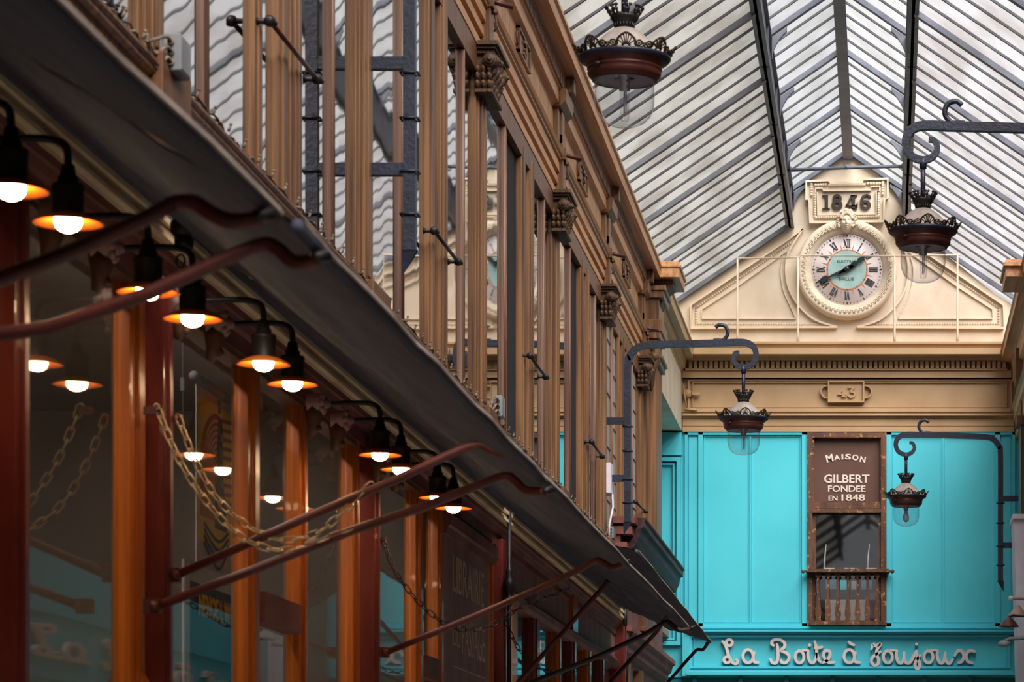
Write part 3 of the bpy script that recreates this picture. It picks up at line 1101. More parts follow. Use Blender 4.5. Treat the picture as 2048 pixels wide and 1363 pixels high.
for k in range(26):
    a = radians(-35 + 250 * k / 25)
    rr = 1.0 + .1 * sin(k * 2.1)
    c = (hc[0] + .078 * cos(a) * rr, YE - .09 - .02 * abs(sin(a)), hc[1] + .01 + .092 * sin(a) * rr)
    pts = [(c[0] + .018 * cos(t_) * (1 - t_ / 9), c[1] - .004 * t_, c[2] + .018 * sin(t_) * (1 - t_ / 9)) for t_ in [q * .7 for q in range(9)]]
    g.tube(pts, .009, 6)
for k in range(14):
    a = radians(20 + 140 * k / 13)
    g.ball((hc[0] + .055 * cos(a), YE - .13, hc[1] + .01 + .07 * sin(a)), .018, 8)
g.build('hair', M['relief'], hd)

# ------------------------------------------------------------------ left wall, upper storey
GX = -2.075      # glass plane
Y1 = 20.3
K = 1.016
tr = struct('trim_4', 'long brown timber entablature along the top of the left wall', (-2.0, 10, 4.4))
def S(p):
    return [(x * K, z * K) for x, z in p]


MB().prof([(-2.16, 3.86), (-2.075, 3.86), (-2.075, 3.965), (-2.045, 3.972), (-2.045, 4.02), (-2.062, 4.03), (-2.062, 4.045), (-2.035, 4.05), (-2.035, 4.095), (-2.052, 4.105), (-2.052, 4.118),
           (-2.025, 4.124), (-2.025, 4.19), (-2.012, 4.195), (-2.012, 4.205), (-2.0, 4.215), (-1.99, 4.235), (-2.01, 4.25), (-2.045, 4.29), (-2.05, 4.32), (-2.16, 4.32)], YB, Y1).build('architrave', M['woodh'], tr)
MB().box(-2.16, -2.052, YB, Y1, 4.32, 4.60).build('frieze', M['panel'], tr)
MB().prof([(-2.16, 4.50), (-2.052, 4.50), (-2.03, 4.515), (-2.012, 4.52), (-2.012, 4.60), (-2.0, 4.605), (-2.0, 4.70), (-1.985, 4.705), (-1.985, 4.72), (-1.93, 4.725), (-1.93, 4.712), (-1.90, 4.712),
           (-1.90, 4.79), (-1.885, 4.80), (-1.89, 4.835), (-1.905, 4.85), (-2.16, 4.86)], YB, Y1).build('cornice', M['woodh'], tr)
g = MB()
y = 11.0
while y < Y1:
    g.box(-2.0, -1.985, y, y + .028, 4.612, 4.69)
    y += .05
g.build('dentil_row', M['woodd'], tr)
g = MB()
g.prof([(-2.16, 2.13), (-2.03, 2.13), (-1.995, 2.127), (-1.995, 2.118), (-2.005, 2.112), (-2.005, 2.098), (-2.02, 2.09), (-2.028, 2.065), (-2.02, 2.055), (-2.02, 2.035), (-2.045, 2.025),
        (-2.055, 2.01), (-2.16, 2.0)], YB, 20.6)
one(g, 'trim_5', M['wood'], 'brown moulded sill ledge running under the left upper windows', 'ledge', kind='structure')
# panelled band below the ledge
tr = struct('trim_6', 'brown panelled band between the shop cornice and upper window ledge', (-2.06, 10, 1.8))
MB().box(-2.16, -2.055, YB, 18.2, 1.62, 2.03).build('band', M['panel'], tr)

PIL = [(3.95, 4.20), (6.62, 6.85), (9.34, 9.62), (12.08, 12.36), (14.85, 15.10), (17.38, 17.62), (19.98, 20.15)]
CAPS = ['carved capital cut off by the left picture edge', 'wooden pilaster behind the large grey junction box', 'stepped wooden pilaster between the two rungs of the iron post',
        'nearest wooden pilaster with its scrolled capital in view', 'second wooden pilaster whose scrolled capital is in view', 'third wooden pilaster whose scrolled capital is in view',
        'last wooden pilaster beside the wide corner pier']
for i, (a, b) in enumerate(PIL):
    p = thing('pilaster', CAPS[i], 'pilaster', (-2.05, (a + b) / 2, 2.1), 'pilasters between the left upper windows')
    m_ = (a + b) / 2
    hw = (b - a) / 2
    g = MB()
    g.box(GX - .03, -2.058, a, b, 2.13, 3.97)
    g.box(GX, -2.048, a + .03, b - .03, 2.13, 3.75)
    g.box(GX, -2.038, a + .065, b - .065, 2.13, 3.75)
    g.box(GX, -2.032, m_ - .03, m_ + .03, 2.2, 3.72)
    g.build('shaft', M['wood'], p, bevel=.004)
    g = MB()
    g.box(-2.06, -1.985, a - .02, b + .02, 2.0, 2.16)
    g.box(-2.06, -1.99, a, b, 1.70, 2.0)
    g.box(-2.06, -1.98, a - .015, b + .015, 1.70, 1.74)
    g.build('pedestal', M['woodd'], p, bevel=.004)
    c = MB()
    c.box(-2.06, -1.975, a - .02, b + .02, 3.735, 3.752)
    c.tube([(-2.0, a - .015, 3.742), (-1.985, a - .01, 3.742), (-1.985, b + .01, 3.742)], .012, 8)
    c.box(-2.06, -1.955, a - .035, b + .035, 3.95, 3.965)
    c.box(-2.06, -1.94, a - .05, b + .05, 3.965, 3.985)
    c.box(-2.06, -1.965, a - .02, b + .02, 3.93, 3.95)
    c.prof([(-2.06, 3.75), (-2.0, 3.75), (-1.99, 3.82), (-1.975, 3.88), (-1.96, 3.93), (-2.06, 3.93)], a, b)
    for yy in (a - .02, b + .02):                     # volutes facing along the passage
        for r_, dd in ((.036, .010), (.026, .018), (.012, .026)):
            sgn = -1 if yy < m_ else 1
            c.lathe([(r_, 0), (r_, sgn * dd), (r_ * .8, sgn * (dd + .003)), (0, sgn * (dd + .003))], (-1.985, yy, 3.895), 16, 'y')
    for yy in (a + .01, b - .01):                     # volutes facing the passage
        for r_, dd in ((.034, .012), (.022, .020), (.010, .028)):
            c.lathe([(r_, 0), (r_, dd), (r_ * .8, dd + .003), (0, dd + .003)], (-1.965, yy, 3.895), 16, 'x')
    for row, (zz, xx) in enumerate(((3.775, -1.99), (3.815, -1.98), (3.85, -1.968))):
        for q in range(4):
            yy = a + (b - a) * (q + (.5 if row % 2 else .2)) / 4
            c.tube([(xx - .02, yy, zz - .03), (xx, yy, zz), (xx + .012, yy, zz + .022), (xx + .02, yy, zz + .015)], [.012, .016, .013, .006], 6)
        for q in range(3):
            xx2 = -2.05 + .03 * q
            c.tube([(xx2, a - .004, zz - .02), (xx2, a - .016, zz + .01), (xx2, a - .022, zz + .02)], [.010, .014, .006], 6)
    c.ball((-1.96, m_, 3.925), .02, 8)
    c.build('capital', M['carved'], p)
    g = MB()
    g.box(-2.06, -2.0, m_ - .05, m_ + .05, 3.985, 4.36)
    g.box(-2.06, -1.985, m_ - .06, m_ + .06, 4.20, 4.27)
    g.box(-2.06, -2.02, a - .02, b + .02, 4.30, 4.52)
    g.box(-2.06, -2.005, m_ - .05, m_ + .05, 4.30, 4.52)
    g.prof([(-2.06, 4.50), (-2.0, 4.50), (-1.97, 4.53), (-1.965, 4.61), (-2.06, 4.61)], a - .05, b + .05)
    g.box(-2.02, -1.935, m_ - .04, m_ + .04, 4.62, 4.712)
    g.build('frieze_block', M['wood'], p, bevel=.003)

# number tablets on the frieze
for i, yc in enumerate((8.25, 10.9, 13.55, 16.2, 18.95)):
    g = MB()
    g.box(-2.055, -2.04, yc - .2, yc + .2, 4.37, 4.49)
    for (z0, z1) in ((4.36, 4.372), (4.488, 4.50)):
        g.box(-2.055, -2.03, yc - .21, yc + .21, z0, z1)
    for (u0, u1) in ((yc - .21, yc - .19), (yc + .19, yc + .21)):
        g.box(-2.055, -2.03, u0, u1, 4.36, 4.50)
    for s2 in (-1, 1):
        g.tube([(-2.04, yc + s2 * .21, 4.46), (-2.04, yc + s2 * .25, 4.455), (-2.04, yc + s2 * .26, 4.43), (-2.04, yc + s2 * .25, 4.405), (-2.04, yc + s2 * .21, 4.40)], .006, 6)
    text_mb(g, str(43 - 4 + i), (yc - .08, 4.39, yc + .08, 4.47), lambda u, v, h: (-2.04 + h, u, v), .014, bold=.04) if i in (2, 3, 4) and False else None
    g.stroke([(yc - .05, 4.46), (yc + .0, 4.475), (yc + .04, 4.45), (yc, 4.43), (yc + .045, 4.41), (yc, 4.385), (yc - .05, 4.40)], .016, lambda u, v, h: (-2.04 + h, u, v), .014)
    one(g, 'number_tablet', M['wood'], ('small tablet on the brown frieze, cut off above the picture', 'raised tablet on the frieze just above the picture edge',
                                       'raised brown number tablet on the frieze nearest the viewer in view', 'raised brown number tablet halfway along the frieze',
                                       'raised brown number tablet on the frieze nearest the end wall')[i], 'plaque', 'number tablets on the left frieze')

# windows between the pilasters
STAYS = []
for i in range(len(PIL) - 1):
    a, b = PIL[i][1] + .02, PIL[i + 1][0] - .02
    L = b - a
    lead = (i == len(PIL) - 2)
    wn = struct('window_%d' % (i + 2), ['casement window at the far left edge of the upper storey', 'upper casement window right of the large junction box',
                                        'upper casement window behind the iron post of nearest lantern', 'upper casement window reflecting the clock',
                                        'upper casement window between second and third carved capitals', 'last upper window with pale leaded panes'][i], (GX, (a + b) / 2, 2.13))
    f = (.17, .405, .53, .62, .85) if i == 1 else (.25, None, .5, .64, .86)
    if lead:
        f = (.2, .37, .5, .64, .82)
    cuts = [a]
    for k, q in enumerate(f):
        if q is None:
            continue
        y0 = a + L * q
        big = k in (2, 3)
        g = MB()
        if big:
            if k == 2:
                g.box(GX - .02, -2.052, y0 - .05, y0 + .06, 2.13, 3.9)
                g.box(GX, -2.044, y0 - .01, y0 + .05, 2.13, 3.9)
            else:
                g.box(GX - .02, -2.052, y0 - .10, y0 + .06, 2.13, 3.9)
                g.box(GX, -2.042, y0 - .07, y0 + .02, 2.13, 3.9)
                g.box(GX, -2.038, y0 - .03, y0 + .0, 2.13, 3.9)
            g.build('stile', M['wood'], wn, bevel=.003)
        elif k == 1:
            g.box(GX - .02, -2.055, y0 - .04, y0 + .04, 2.13, 3.9)
            g.box(GX, -2.047, y0 - .01, y0 + .03, 2.13, 3.9)
            g.build('stile', M['wood'], wn, bevel=.003)
        else:
            g.prof([(GX - .02, 2.13), (-2.062, 2.13), (-2.062, 3.88), (GX - .02, 3.88)], y0 - .02, y0 + .02)
            g.tube([(-2.062, y0, 2.13), (-2.062, y0, 3.87)], .011, 8)
            g.build('mullion', M['mull'], wn)
        cuts += [y0 - .03, y0 + .03] if big else [y0 - .01, y0 + .01]
    cuts.append(b)
    MB().box(GX - .04, -2.05, a, b, 3.84, 3.97).build('head_rail', M['woodd'], wn)
    MB().box(GX - .02, -2.045, a, b, 2.12, 2.17).build('bottom_rail', M['wood'], wn)
    for k in range(0, len(cuts) - 1, 2):
        y0, y1 = cuts[k], cuts[k + 1]
        if i >= 3 and not lead and k == 4 - 2:
            MB().box(GX - .03, GX - .01, y0, y1, 2.13, 3.9).build('painted_gap_shade', M['dark'], wn)  # dark sheet paints the shade of an open casement gap
            MB().box(GX - .01, -2.06, y0 + .02, y0 + .06, 2.13, 3.9).build('reveal_edge', M['orange'], wn)
            continue
        t1, t2 = rnd.uniform(-.0012, .0012), rnd.uniform(-.0012, .0012)
        g = MB().add([(GX + t1, y0, 2.15), (GX - t1, y1, 2.15), (GX - t1 + t2, y1, 3.86), (GX + t1 + t2, y0, 3.86)], [(0, 1, 2, 3)])
        po = g.build('pane', M['lead'] if lead else M['paneu'], wn)
        if lead:
            g = MB()
            z = 2.3
            while z < 3.8:
                g.tube([(GX + .004, y0, z), (GX + .004, y1, z)], .004, 4)
                z += .2
            g.build('lead_cames', M['bar'], po)
    # curved rail clips etc.
    STAYS.append((a + L * .37 if i == 1 else a + L * .46, a + L * (.61 if i == 1 else .70)))

SL = ['iron stay rod across the upper window near the junction box', 'iron stay rod beside the pointed foot of the iron post', 'iron stay rod on the clock reflecting window',
      'iron stay rod low on the second window from the end', 'iron stay rod of the far leaded window above the dark cornice']
for k, (p0, p1) in enumerate((((540, 42), (634, 158)), ((868, 461), (916, 523)), ((1060, 711), (1091, 753)), ((1183, 883), (1204, 912)), ((1271, 1003), (1291, 1022)))):
    XS = -2.012
    q0, q1 = W(*p0, X=XS), W(*p1, X=XS)
    st = thing('window_stay', SL[k], 'window stay', q0, 'stay rods of the upper windows')
    g = MB()
    g.tube([q0, q1], .0085, 8)
    g.build('rod', M['copper'] if k == 0 else M['black'], st)
    for q in (q0, q1):
        g = MB()
        g.tube([(-2.06, q[1], q[2]), (-2.045, q[1], q[2]), (XS, q[1], q[2])], [.016, .009, .011], 8)
        g.ball(q, .02, 10)
        g.ball((q[0] + .012, q[1] + .012, q[2] - .004), .011, 8)
        g.build('knuckle', M['black'], st)

# corner pier and tan section
g = thing('corner_pier', 'wide brown pier with stacked mouldings at the far end of the timber wall', 'pilaster', (-1.98, 20.6, 1.9))
MB().box(-2.16, -1.93, 20.3, 20.75, 2.0, 4.25).build('shaft', M['wood'], g, bevel=.006)
mb = MB()
for (z0, z1, dx) in ((3.98, 4.03, .03), (4.03, 4.06, .05), (4.20, 4.26, .03), (4.26, 4.36, .045), (4.36, 4.62, .02), (4.54, 4.60, .06), (4.60, 4.64, .08)):
    mb.box(-2.16, -1.93 + dx, 20.3 - dx * .6, 20.75 + dx * .4, z0, z1)
mb.build('mouldings', M['wood'], g, bevel=.004)
mb = MB()
mb.box(-2.16, -1.74, 20.28, 20.85, 4.715, 4.80)
mb.box(-2.16, -1.725, 20.27, 20.86, 4.80, 4.825)
mb.box(-2.16, -1.74, 20.28, 20.85, 4.825, 4.85)
mb.build('cornice_block', M['woodh'], g, bevel=.004)
mb = MB()
mb.prof([(-2.0, 4.715), (-1.80, 4.715), (-1.80, 4.66), (-1.86, 4.62), (-1.90, 4.50), (-2.0, 4.46)], 20.36, 20.62)
mb.build('console', M['carved'], g)
cs = thing('carved_console', 'small scrolled console hanging on the corner pier under the rail', 'console', (-1.97, 20.22, 4.0))
mb = MB()
mb.tube([(-1.97, 20.25, 4.1), (-1.93, 20.22, 4.08), (-1.935, 20.22, 4.0), (-1.96, 20.22, 3.92), (-1.965, 20.22, 3.8), (-1.97, 20.22, 3.74)], [.02, .035, .045, .028, .02, .006], 10)
mb.ball((-1.94, 20.2, 4.03), .045, 10)
mb.build('scroll', M['carved'], cs)

tr = struct('trim_7', 'tan side entablature joining the brown cornice to the end wall', (-2.0, 22.4, 4.5))
MB().prof([(-2.3, 4.60), (-2.03, 4.60), (-2.02, 4.64), (-1.99, 4.66), (-1.97, 4.74), (-1.905, 4.74), (-1.905, 4.83), (-1.89, 4.84), (-1.895, 4.87), (-2.3, 4.88)], 20.85, YE).build('cornice', M['tan'], tr)
MB().box(-2.3, -2.03, 20.75, YE, 4.04, 4.60).build('cream_wall', M['gable'], tr)
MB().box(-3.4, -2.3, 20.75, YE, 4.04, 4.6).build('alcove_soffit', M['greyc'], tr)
MB().box(-3.4, -3.2, 20.3, YE, -H, 4.6).build('alcove_light_block', M['greyc'], tr)  # unseen side wall added to block light from the left
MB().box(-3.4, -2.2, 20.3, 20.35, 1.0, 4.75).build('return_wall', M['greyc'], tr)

# ------------------------------------------------------------------ right wall cornice and front
tr = struct('trim_8', 'long dark brown entablature along the top of the right wall', (1.2, 10, 4.4))
def MR(poly):
    return [(2 * XC - x, z) for x, z in poly][::-1]


MB().prof(MR([(-2.16, 3.86), (-2.075, 3.86), (-2.075, 3.965), (-2.045, 3.972), (-2.045, 4.12), (-2.02, 4.13), (-2.02, 4.22), (-1.99, 4.235), (-2.045, 4.29), (-2.052, 4.5), (-2.012, 4.52), (-2.012, 4.60), (-2.0, 4.70),
               (-1.985, 4.72), (-1.93, 4.725), (-1.90, 4.712), (-1.90, 4.79), (-1.885, 4.80), (-1.905, 4.85), (-2.16, 4.86)]), YB, YE).build('entablature', M['woodh'], tr)
MB().box(1.02, 1.42, 20.25, 20.85, 4.715, 4.86).box(1.0, 1.42, 20.22, 20.88, 4.80, 4.83).build('cornice_block', M['woodh'], tr)
for k, yy in enumerate((17.5, 20.5, 22.9)):
    g = MB()
    g.box(1.27 if k == 1 else 1.29, 1.42, yy - .12, yy + .12, -H, 4.2)
    g.box(1.25, 1.42, yy - .15, yy + .15, 3.9, 3.98)
    g.box(1.24, 1.42, yy - .16, yy + .16, 4.30, 4.62)
    one(g, 'right_pilaster', M['woodd'], ['brown pilaster on the right wall outside the picture', 'brown pilaster on the right wall behind the cornice block',
                                         'brown pilaster at the right picture edge beside the turquoise front'][k], 'pilaster', 'pilasters on the right wall')

# turquoise shop on the right wall, mirrored in the left panes
rs = struct('wall_right_shop', 'turquoise shopfront on the right wall seen in the window reflections', (1.35, 16.5, 0))
MB().box(1.33, 1.42, 13.0, 23.0, .98, 2.3).build('fascia', M['cyan'], rs)
MB().box(1.30, 1.42, 13.0, 21.0, 1.44, 1.50).box(1.31, 1.42, 13.0, 21.0, 1.02, 1.07).build('moulding', M['cyan'], rs)
MB().box(1.28, 1.42, 5.0, 20.0, 2.25, 2.42).box(1.26, 1.42, 5.0, 13.0, 1.6, 1.8).build('beam', M['maroon'], rs)
MB().box(1.34, 1.42, 13.0, 20.0, -.8, .98).build('shop_window', M['tan'], rs)
for yy in (13.6, 15.05, 17.5, 20.0):
    MB().box(1.31, 1.42, yy, yy + .1, -.8, 1.0).build('post', M['maroon'], rs)
sg = thing('side_sign_lettering', 'white cursive letters on the right hand turquoise fascia seen only mirrored', 'sign', (1.32, 16.5, 1.3))
cursive(sg, lambda px, py, h: (1.325 - h, 15.2 + (px - 1440) / 512 * 7.0, 1.25 - (py - 1305) / 200 * .85), M['white'])

# ------------------------------------------------------------------ left shopfront
tr = struct('trim_9', 'shop cornice with cream edged mouldings under the awnings', (-1.97, 8, 1.6))
MB().prof([(-2.14, 1.625), (-1.985, 1.625), (-1.985, 1.632), (-1.965, 1.634), (-1.965, 1.648), (-1.985, 1.65), (-1.985, 1.656), (-1.972, 1.658), (-1.972, 1.664), (-1.985, 1.666), (-1.985, 1.672),
           (-1.962, 1.674), (-1.962, 1.69), (-2.14, 1.70)], YB, 18.2).build('cream_moulding', M['cream'], tr)
MB().prof([(-2.14, 1.52), (-2.03, 1.52), (-2.03, 1.575), (-2.01, 1.58), (-2.0, 1.60), (-1.99, 1.602), (-1.99, 1.625), (-2.14, 1.626)], YB, 18.2).build('maroon_moulding', M['maroonh'], tr)
MB().prof([(-2.14, 1.50), (-2.035, 1.50), (-2.035, 1.555), (-2.14, 1.56)], YB, 12.5).build('lintel', M['woodd'], tr)

Z0 = -.75
SP = -2.07    # shop glass plane


def post(name, y0, y1, xo, m, label, cat='post', grp=None, z1=1.55, carve=False):
    p = thing(name, label, cat, (xo, (y0 + y1) / 2, Z0), grp)
    g = MB()
    g.box(SP - .02, xo, y0, y1, Z0, z1)
    g.box(SP - .02, xo + .012, y0 + (y1 - y0) * .3, y1 - (y1 - y0) * .3, Z0, z1)
    g.build('shaft', m, p, bevel=.004)
    if carve:
        c = MB()
        zz = .42
        c.tube([(xo, (y0 + y1) / 2, zz + .05), (xo + .006, (y0 + y1) / 2, zz + .02), (xo + .012, (y0 + y1) / 2, zz), (xo + .006, (y0 + y1) / 2, zz - .03), (xo, (y0 + y1) / 2, zz - .06)],
               [.006, .012, .020, .014, .006], 8)
        c.build('carved_drop', m, p)
    return p


MP = [(5.52, 5.60, 'maroon post at the left picture edge'), (6.65, 6.72, 'maroon post carrying the chain hooks'), (9.40, 9.47, 'maroon post right of the middle lamps'),
      (12.55, 12.63, 'dark maroon post right of the lettered board')]
for (y0, y1, lb) in MP:
    post('shopfront_post', y0, y1, -1.998, M['maroon'], lb, grp='maroon shopfront posts')
OP = [(5.36, 5.50, 'orange wooden frame post at the far left edge', 1), (6.50, 6.63, 'orange wooden frame post left of the chain hooks', 1), (7.70, 7.84, 'orange wooden frame post right of the yellow poster', 1),
      (8.38, 8.48, 'orange wooden frame post left of the reflected lamps', 0), (9.22, 9.32, 'orange wooden frame post left of the middle maroon post', 0), (10.46, 10.61, 'bright orange frame post with chain crossing it', 0),
      (10.97, 11.08, 'narrow brown frame post left of the lettered board', 0), (12.38, 12.50, 'orange wooden frame post closing the lettered board', 0)]
for (y0, y1, lb, cv) in OP:
    post('window_frame_post', y0, y1, -2.043, M['orange'], lb, grp='orange wooden shopfront frame posts', carve=cv)
# panes
cuts = [(-3, 5.34), (5.62, 6.48), (6.74, 7.68), (7.86, 8.36), (8.5, 9.2), (9.49, 10.44), (10.63, 10.95)]
labs = ['shop window before the left picture edge', 'shop window left of the chain hooks', 'shop window with the yellow poster', 'shop door glazing right of the poster', 'shop window with reflected lamp',
        'shop window right of the middle maroon post', 'narrow shop door pane']
for k, (y0, y1) in enumerate(cuts):
    wn = struct('window_%d' % (k + 8), labs[k], (SP, (y0 + y1) / 2, 0))
    t1 = rnd.uniform(-.002, .002)
    MB().add([(SP + t1, y0, Z0), (SP - t1, y1, Z0), (SP - t1, y1, 1.52), (SP + t1, y0, 1.52)], [(0, 1, 2, 3)]).build('pane', M['panes'], wn)
    if k in (3, 6):
        MB().box(SP - .02, -2.03, y0, y1, .70, .80).build('transom', M['maroonh'], wn)
        MB().box(SP - .02, -2.04, y0, y1, Z0, .2).build('kick_panel', M['maroon'], wn)
        MB().box(SP - .1, SP - .08, y0 + .25, y1, Z0, .68).build('inner_door_edge', M['dark'], wn)
# lettered board
bd = thing('lettered_board', 'dark wooden board with faded capital letters right of the last lamp', 'sign', (-2.04, 11.8, .6))
MB().box(SP - .03, -2.045, 11.10, 12.38, Z0, 1.50).build('board', M['board'], bd)
MB().prof([(-2.05, 1.40), (-2.03, 1.40), (-2.02, 1.43), (-2.01, 1.44), (-2.005, 1.49), (-2.05, 1.50)], 11.1, 12.5).build('top_moulding', M['maroonh'], bd)
g = MB()
f_ = lambda u, v, h: (-2.045 + h, u, v)
text_mb(g, 'LIBRAIRIE', (11.35, 1.16, 12.22, 1.33), f_, .003, bold=-.01)
text_mb(g, 'DU', (11.35, .90, 11.55, 1.00), f_, .003, bold=-.01)
text_mb(g, 'PASSAGE', (11.60, .88, 12.25, 1.06), f_, .003, bold=-.01)
g.box(-2.045, -2.043, 11.35, 12.25, .80, .806)
g.build('lettering', M['gold'], bd)

# fascia boards beyond the lettered board
fb = struct('trim_10', 'dark maroon fascia boards with pale moulding beyond the lettered board', (-2.04, 15.5, 1.3))
MB().box(-2.14, -2.045, 12.63, 18.2, 1.32, 1.60).build('board', M['board'], fb)
MB().prof([(-2.14, 1.55), (-2.03, 1.55), (-2.02, 1.57), (-2.005, 1.60), (-2.005, 1.63), (-2.14, 1.63)], 12.63, 18.2).build('top_moulding', M['maroonh'], fb)
MB().prof([(-2.14, 1.26), (-2.03, 1.26), (-2.01, 1.28), (-2.0, 1.31), (-2.02, 1.325), (-2.035, 1.345), (-2.14, 1.35)], 12.63, 18.2).build('bottom_moulding', M['maroonh'], fb)
MB().box(-2.14, -2.02, 15.55, 15.8, 1.33, 1.58).build('divider', M['orange'], fb)
for k, (y0, y1) in enumerate(((12.9, 13.3), (13.9, 14.15), (14.9, 15.05), (15.6, 15.8), (16.4, 16.6), (17.2, 17.35))):
    post('inner_frame_post', y0, y1, -2.035, M['orange'] if k % 2 == 0 else M['maroon'],
         ['broad varnished post under the dark fascia beside the maroon post', 'thin dark post second under the dark fascia', 'orange post third under the dark fascia', 'dark post fourth under the dark fascia',
          'orange post fifth under the dark fascia', 'dark post sixth under the dark fascia'][k], grp='posts under the dark fascia', z1=1.27)
wn = struct('window_15', 'shop window under the dark fascia boards', (SP, 15.5, 0))
MB().add([(SP, 12.63, Z0), (SP, 18.2, Z0), (SP, 18.2, 1.27), (SP, 12.63, 1.27)], [(0, 1, 2, 3)]).build('pane', M['panes'], wn)
post('shopfront_post', 18.15, 18.32, -1.98, M['maroon'], 'slim dark maroon post where the dark cornice begins', grp='maroon shopfront posts', z1=1.66)

# last shop with heavy dark cornice
ls = thing('dark_shop_cornice', 'heavy glossy dark cornice over the last shop on the left', 'cornice', (-2.0, 20.2, 2.1))
MB().prof([(-2.3, 2.08), (-2.0, 2.08), (-2.0, 2.12), (-1.98, 2.14), (-1.965, 2.18), (-1.945, 2.19), (-1.945, 2.21), (-1.92, 2.23), (-1.885, 2.30), (-1.875, 2.36), (-1.85, 2.37), (-1.85, 2.42), (-1.835, 2.425),
           (-1.835, 2.44), (-2.3, 2.45)], 18.45, 22.0).build('upper_cornice', M['glossc'], ls)
MB().box(-2.3, -2.04, 18.45, 22.0, 1.60, 2.09).build('frieze', M['maroonh'], ls)
MB().prof([(-2.3, 1.36), (-2.04, 1.36), (-2.03, 1.40), (-1.99, 1.43), (-1.985, 1.47), (-1.96, 1.49), (-1.945, 1.545), (-1.92, 1.56), (-1.92, 1.60), (-2.3, 1.61)], 18.45, 22.0).build('lower_cornice', M['maroonh'], ls)
MB().box(-2.12, -2.02, 18.32, 18.62, 1.3, 2.30).box(-2.12, -1.93, 18.3, 18.66, 2.30, 2.36).box(-2.12, -1.9, 18.28, 18.68, 2.38, 2.43).box(-2.12, -1.97, 18.3, 18.64, 2.2, 2.24).build('end_block', M['maroonh'], ls)
MB().box(-2.12, -1.93, 18.3, 18.7, 1.56, 1.6).box(-2.12, -1.96, 18.32, 18.68, 1.5, 1.56).box(-2.12, -1.99, 18.34, 18.66, 1.42, 1.5).build('end_bracket', M['maroonh'], ls)
for k, y0 in enumerate((18.9, 19.9, 21.7)):
    post('far_frame_post', y0, y0 + .22, -2.03, M['wood'], ['first wooden post under the heavy dark cornice', 'second wooden post under the heavy dark cornice', 'last wooden post under the heavy dark cornice next to turquoise wall'][k],
         grp='posts under the heavy dark cornice', z1=1.37)

# interior of the shop
il = thing('strip_lamp', 'white linear lamp behind the shop window heads, with an added hidden strip brightening the room', 'lamp', (-2.12, 8, 1.55))
MB().box(-2.13, -2.112, 7.05, 9.1, 1.536, 1.55).build('tube', M['strip'], il)
MB().box(-2.14, -2.10, 6.95, 9.15, 1.551, 1.58).build('housing', M['iron'], il)
MB().box(-2.6, -2.5, 5.0, 10.6, 1.90, 1.915).build('tube', M['strip'], il)  # hidden strip added to brighten the shop interior
MB().box(-2.62, -2.48, 4.9, 10.7, 1.916, 1.95).build('housing', M['iron'], il)
# poster
po = thing('hanging_poster', 'yellow poster with red stripes and a dark tower hanging behind the shop window', 'poster', (-2.2, 7.9, 1.4))
PX = -2.18
pa, pb, pt, pbm = 7.60, 8.02, 1.43, .86
MB().box(PX - .004, PX, pa, pb, pbm, pt).build('sheet', M['paper'], po)
MB().tube([(PX, pa - .03, pt + .02), (PX, pb + .05, pt + .02)], .016, 10).build('roller', M['greyc'], po)
MB().box(PX, PX + .001, pa + .015, pb - .015, pbm + .08, pt - .03).build('yellow_print', M['posty'], po)
g = MB()
f_ = lambda u, v, h: (PX + .001 + h, u, v)
yc, zc_ = pa + .24, 1.16
for k in range(10):
    r = .03 + .019 * k
    top = min(r * 1.05, .20)
    pts = [(yc - r, 1.02), (yc - r, 1.10), (yc - r, 1.17)] + [(yc - r * cos(t_), 1.17 + top * sin(t_)) for t_ in [pi / 2 * q / 8 for q in range(1, 9)]]
    g.stroke(pts, .009, f_, .0008 + k * .00002, smooth=False)
for k in range(9):
    g.stroke([(yc + .03, 1.36 - k * .03), (pb - .02, 1.36 - k * .03 + .012)], .013, f_, .0009, smooth=False)
g.build('red_stripes', M['postr'], po)
g = MB()
g.extr([(yc - .04, 1.0), (yc + .1, 1.0), (yc + .05, 1.2), (yc + .045, 1.36), (yc + .0, 1.37), (yc - .01, 1.2)], lambda u, v: f_(u, v, .001), lambda u, v: f_(u, v, .002))
for k in range(4):
    g.stroke([(pa + .08, 1.0 - k * .02), (yc, .96 - k * .03), (pb - .06, 1.0 - k * .02)], .01, f_, .002)
g.build('dark_tower', M['postd'], po)
g = MB()
for k in range(6):
    g.extr([(yc + .02, 1.04 + k * .05), (yc + .06, 1.04 + k * .05), (yc + .055, 1.065 + k * .05), (yc + .02, 1.065 + k * .05)], lambda u, v: f_(u, v, .002), lambda u, v: f_(u, v, .003))
g.build('grey_blocks', M['postg'], po)
g = MB()
text_mb(g, 'NEDELAC', (yc - .02, 1.06, pb - .02, 1.11), f_, .004, bold=.0)
g.build('lettering', M['paper'], po)
for k, yy in enumerate((7.45, 7.85)):
    one(MB().tube([(PX, yy, 1.95), (PX, yy, 1.0 if k == 0 else pt + .03)], .0015, 4).box(PX - .006, PX + .006, yy - .006, yy + .006, 1.38, 1.42), 'hanging_wire', M['greyc'],
        ['thin wire hanging left of the yellow poster', 'thin wire holding the roller of the yellow poster'][k], 'wire', 'picture wires in the shop')
g = thing('second_poster', 'dark poster with yellow letters hanging under the yellow poster', 'poster', (PX, 7.8, .5))
MB().box(PX - .004, PX, 7.5, 8.0, .1, .80).build('sheet', M['postd'], g)
mb = MB()
text_mb(mb, 'NENOE L W', (7.62, .70, 7.98, .77), f_, .003, bold=.02)
mb.build('lettering', M['posty'], g)
MB().box(PX - .006, PX + .002, 7.46, 7.52, .1, .86).build('white_border', M['paper'], g)

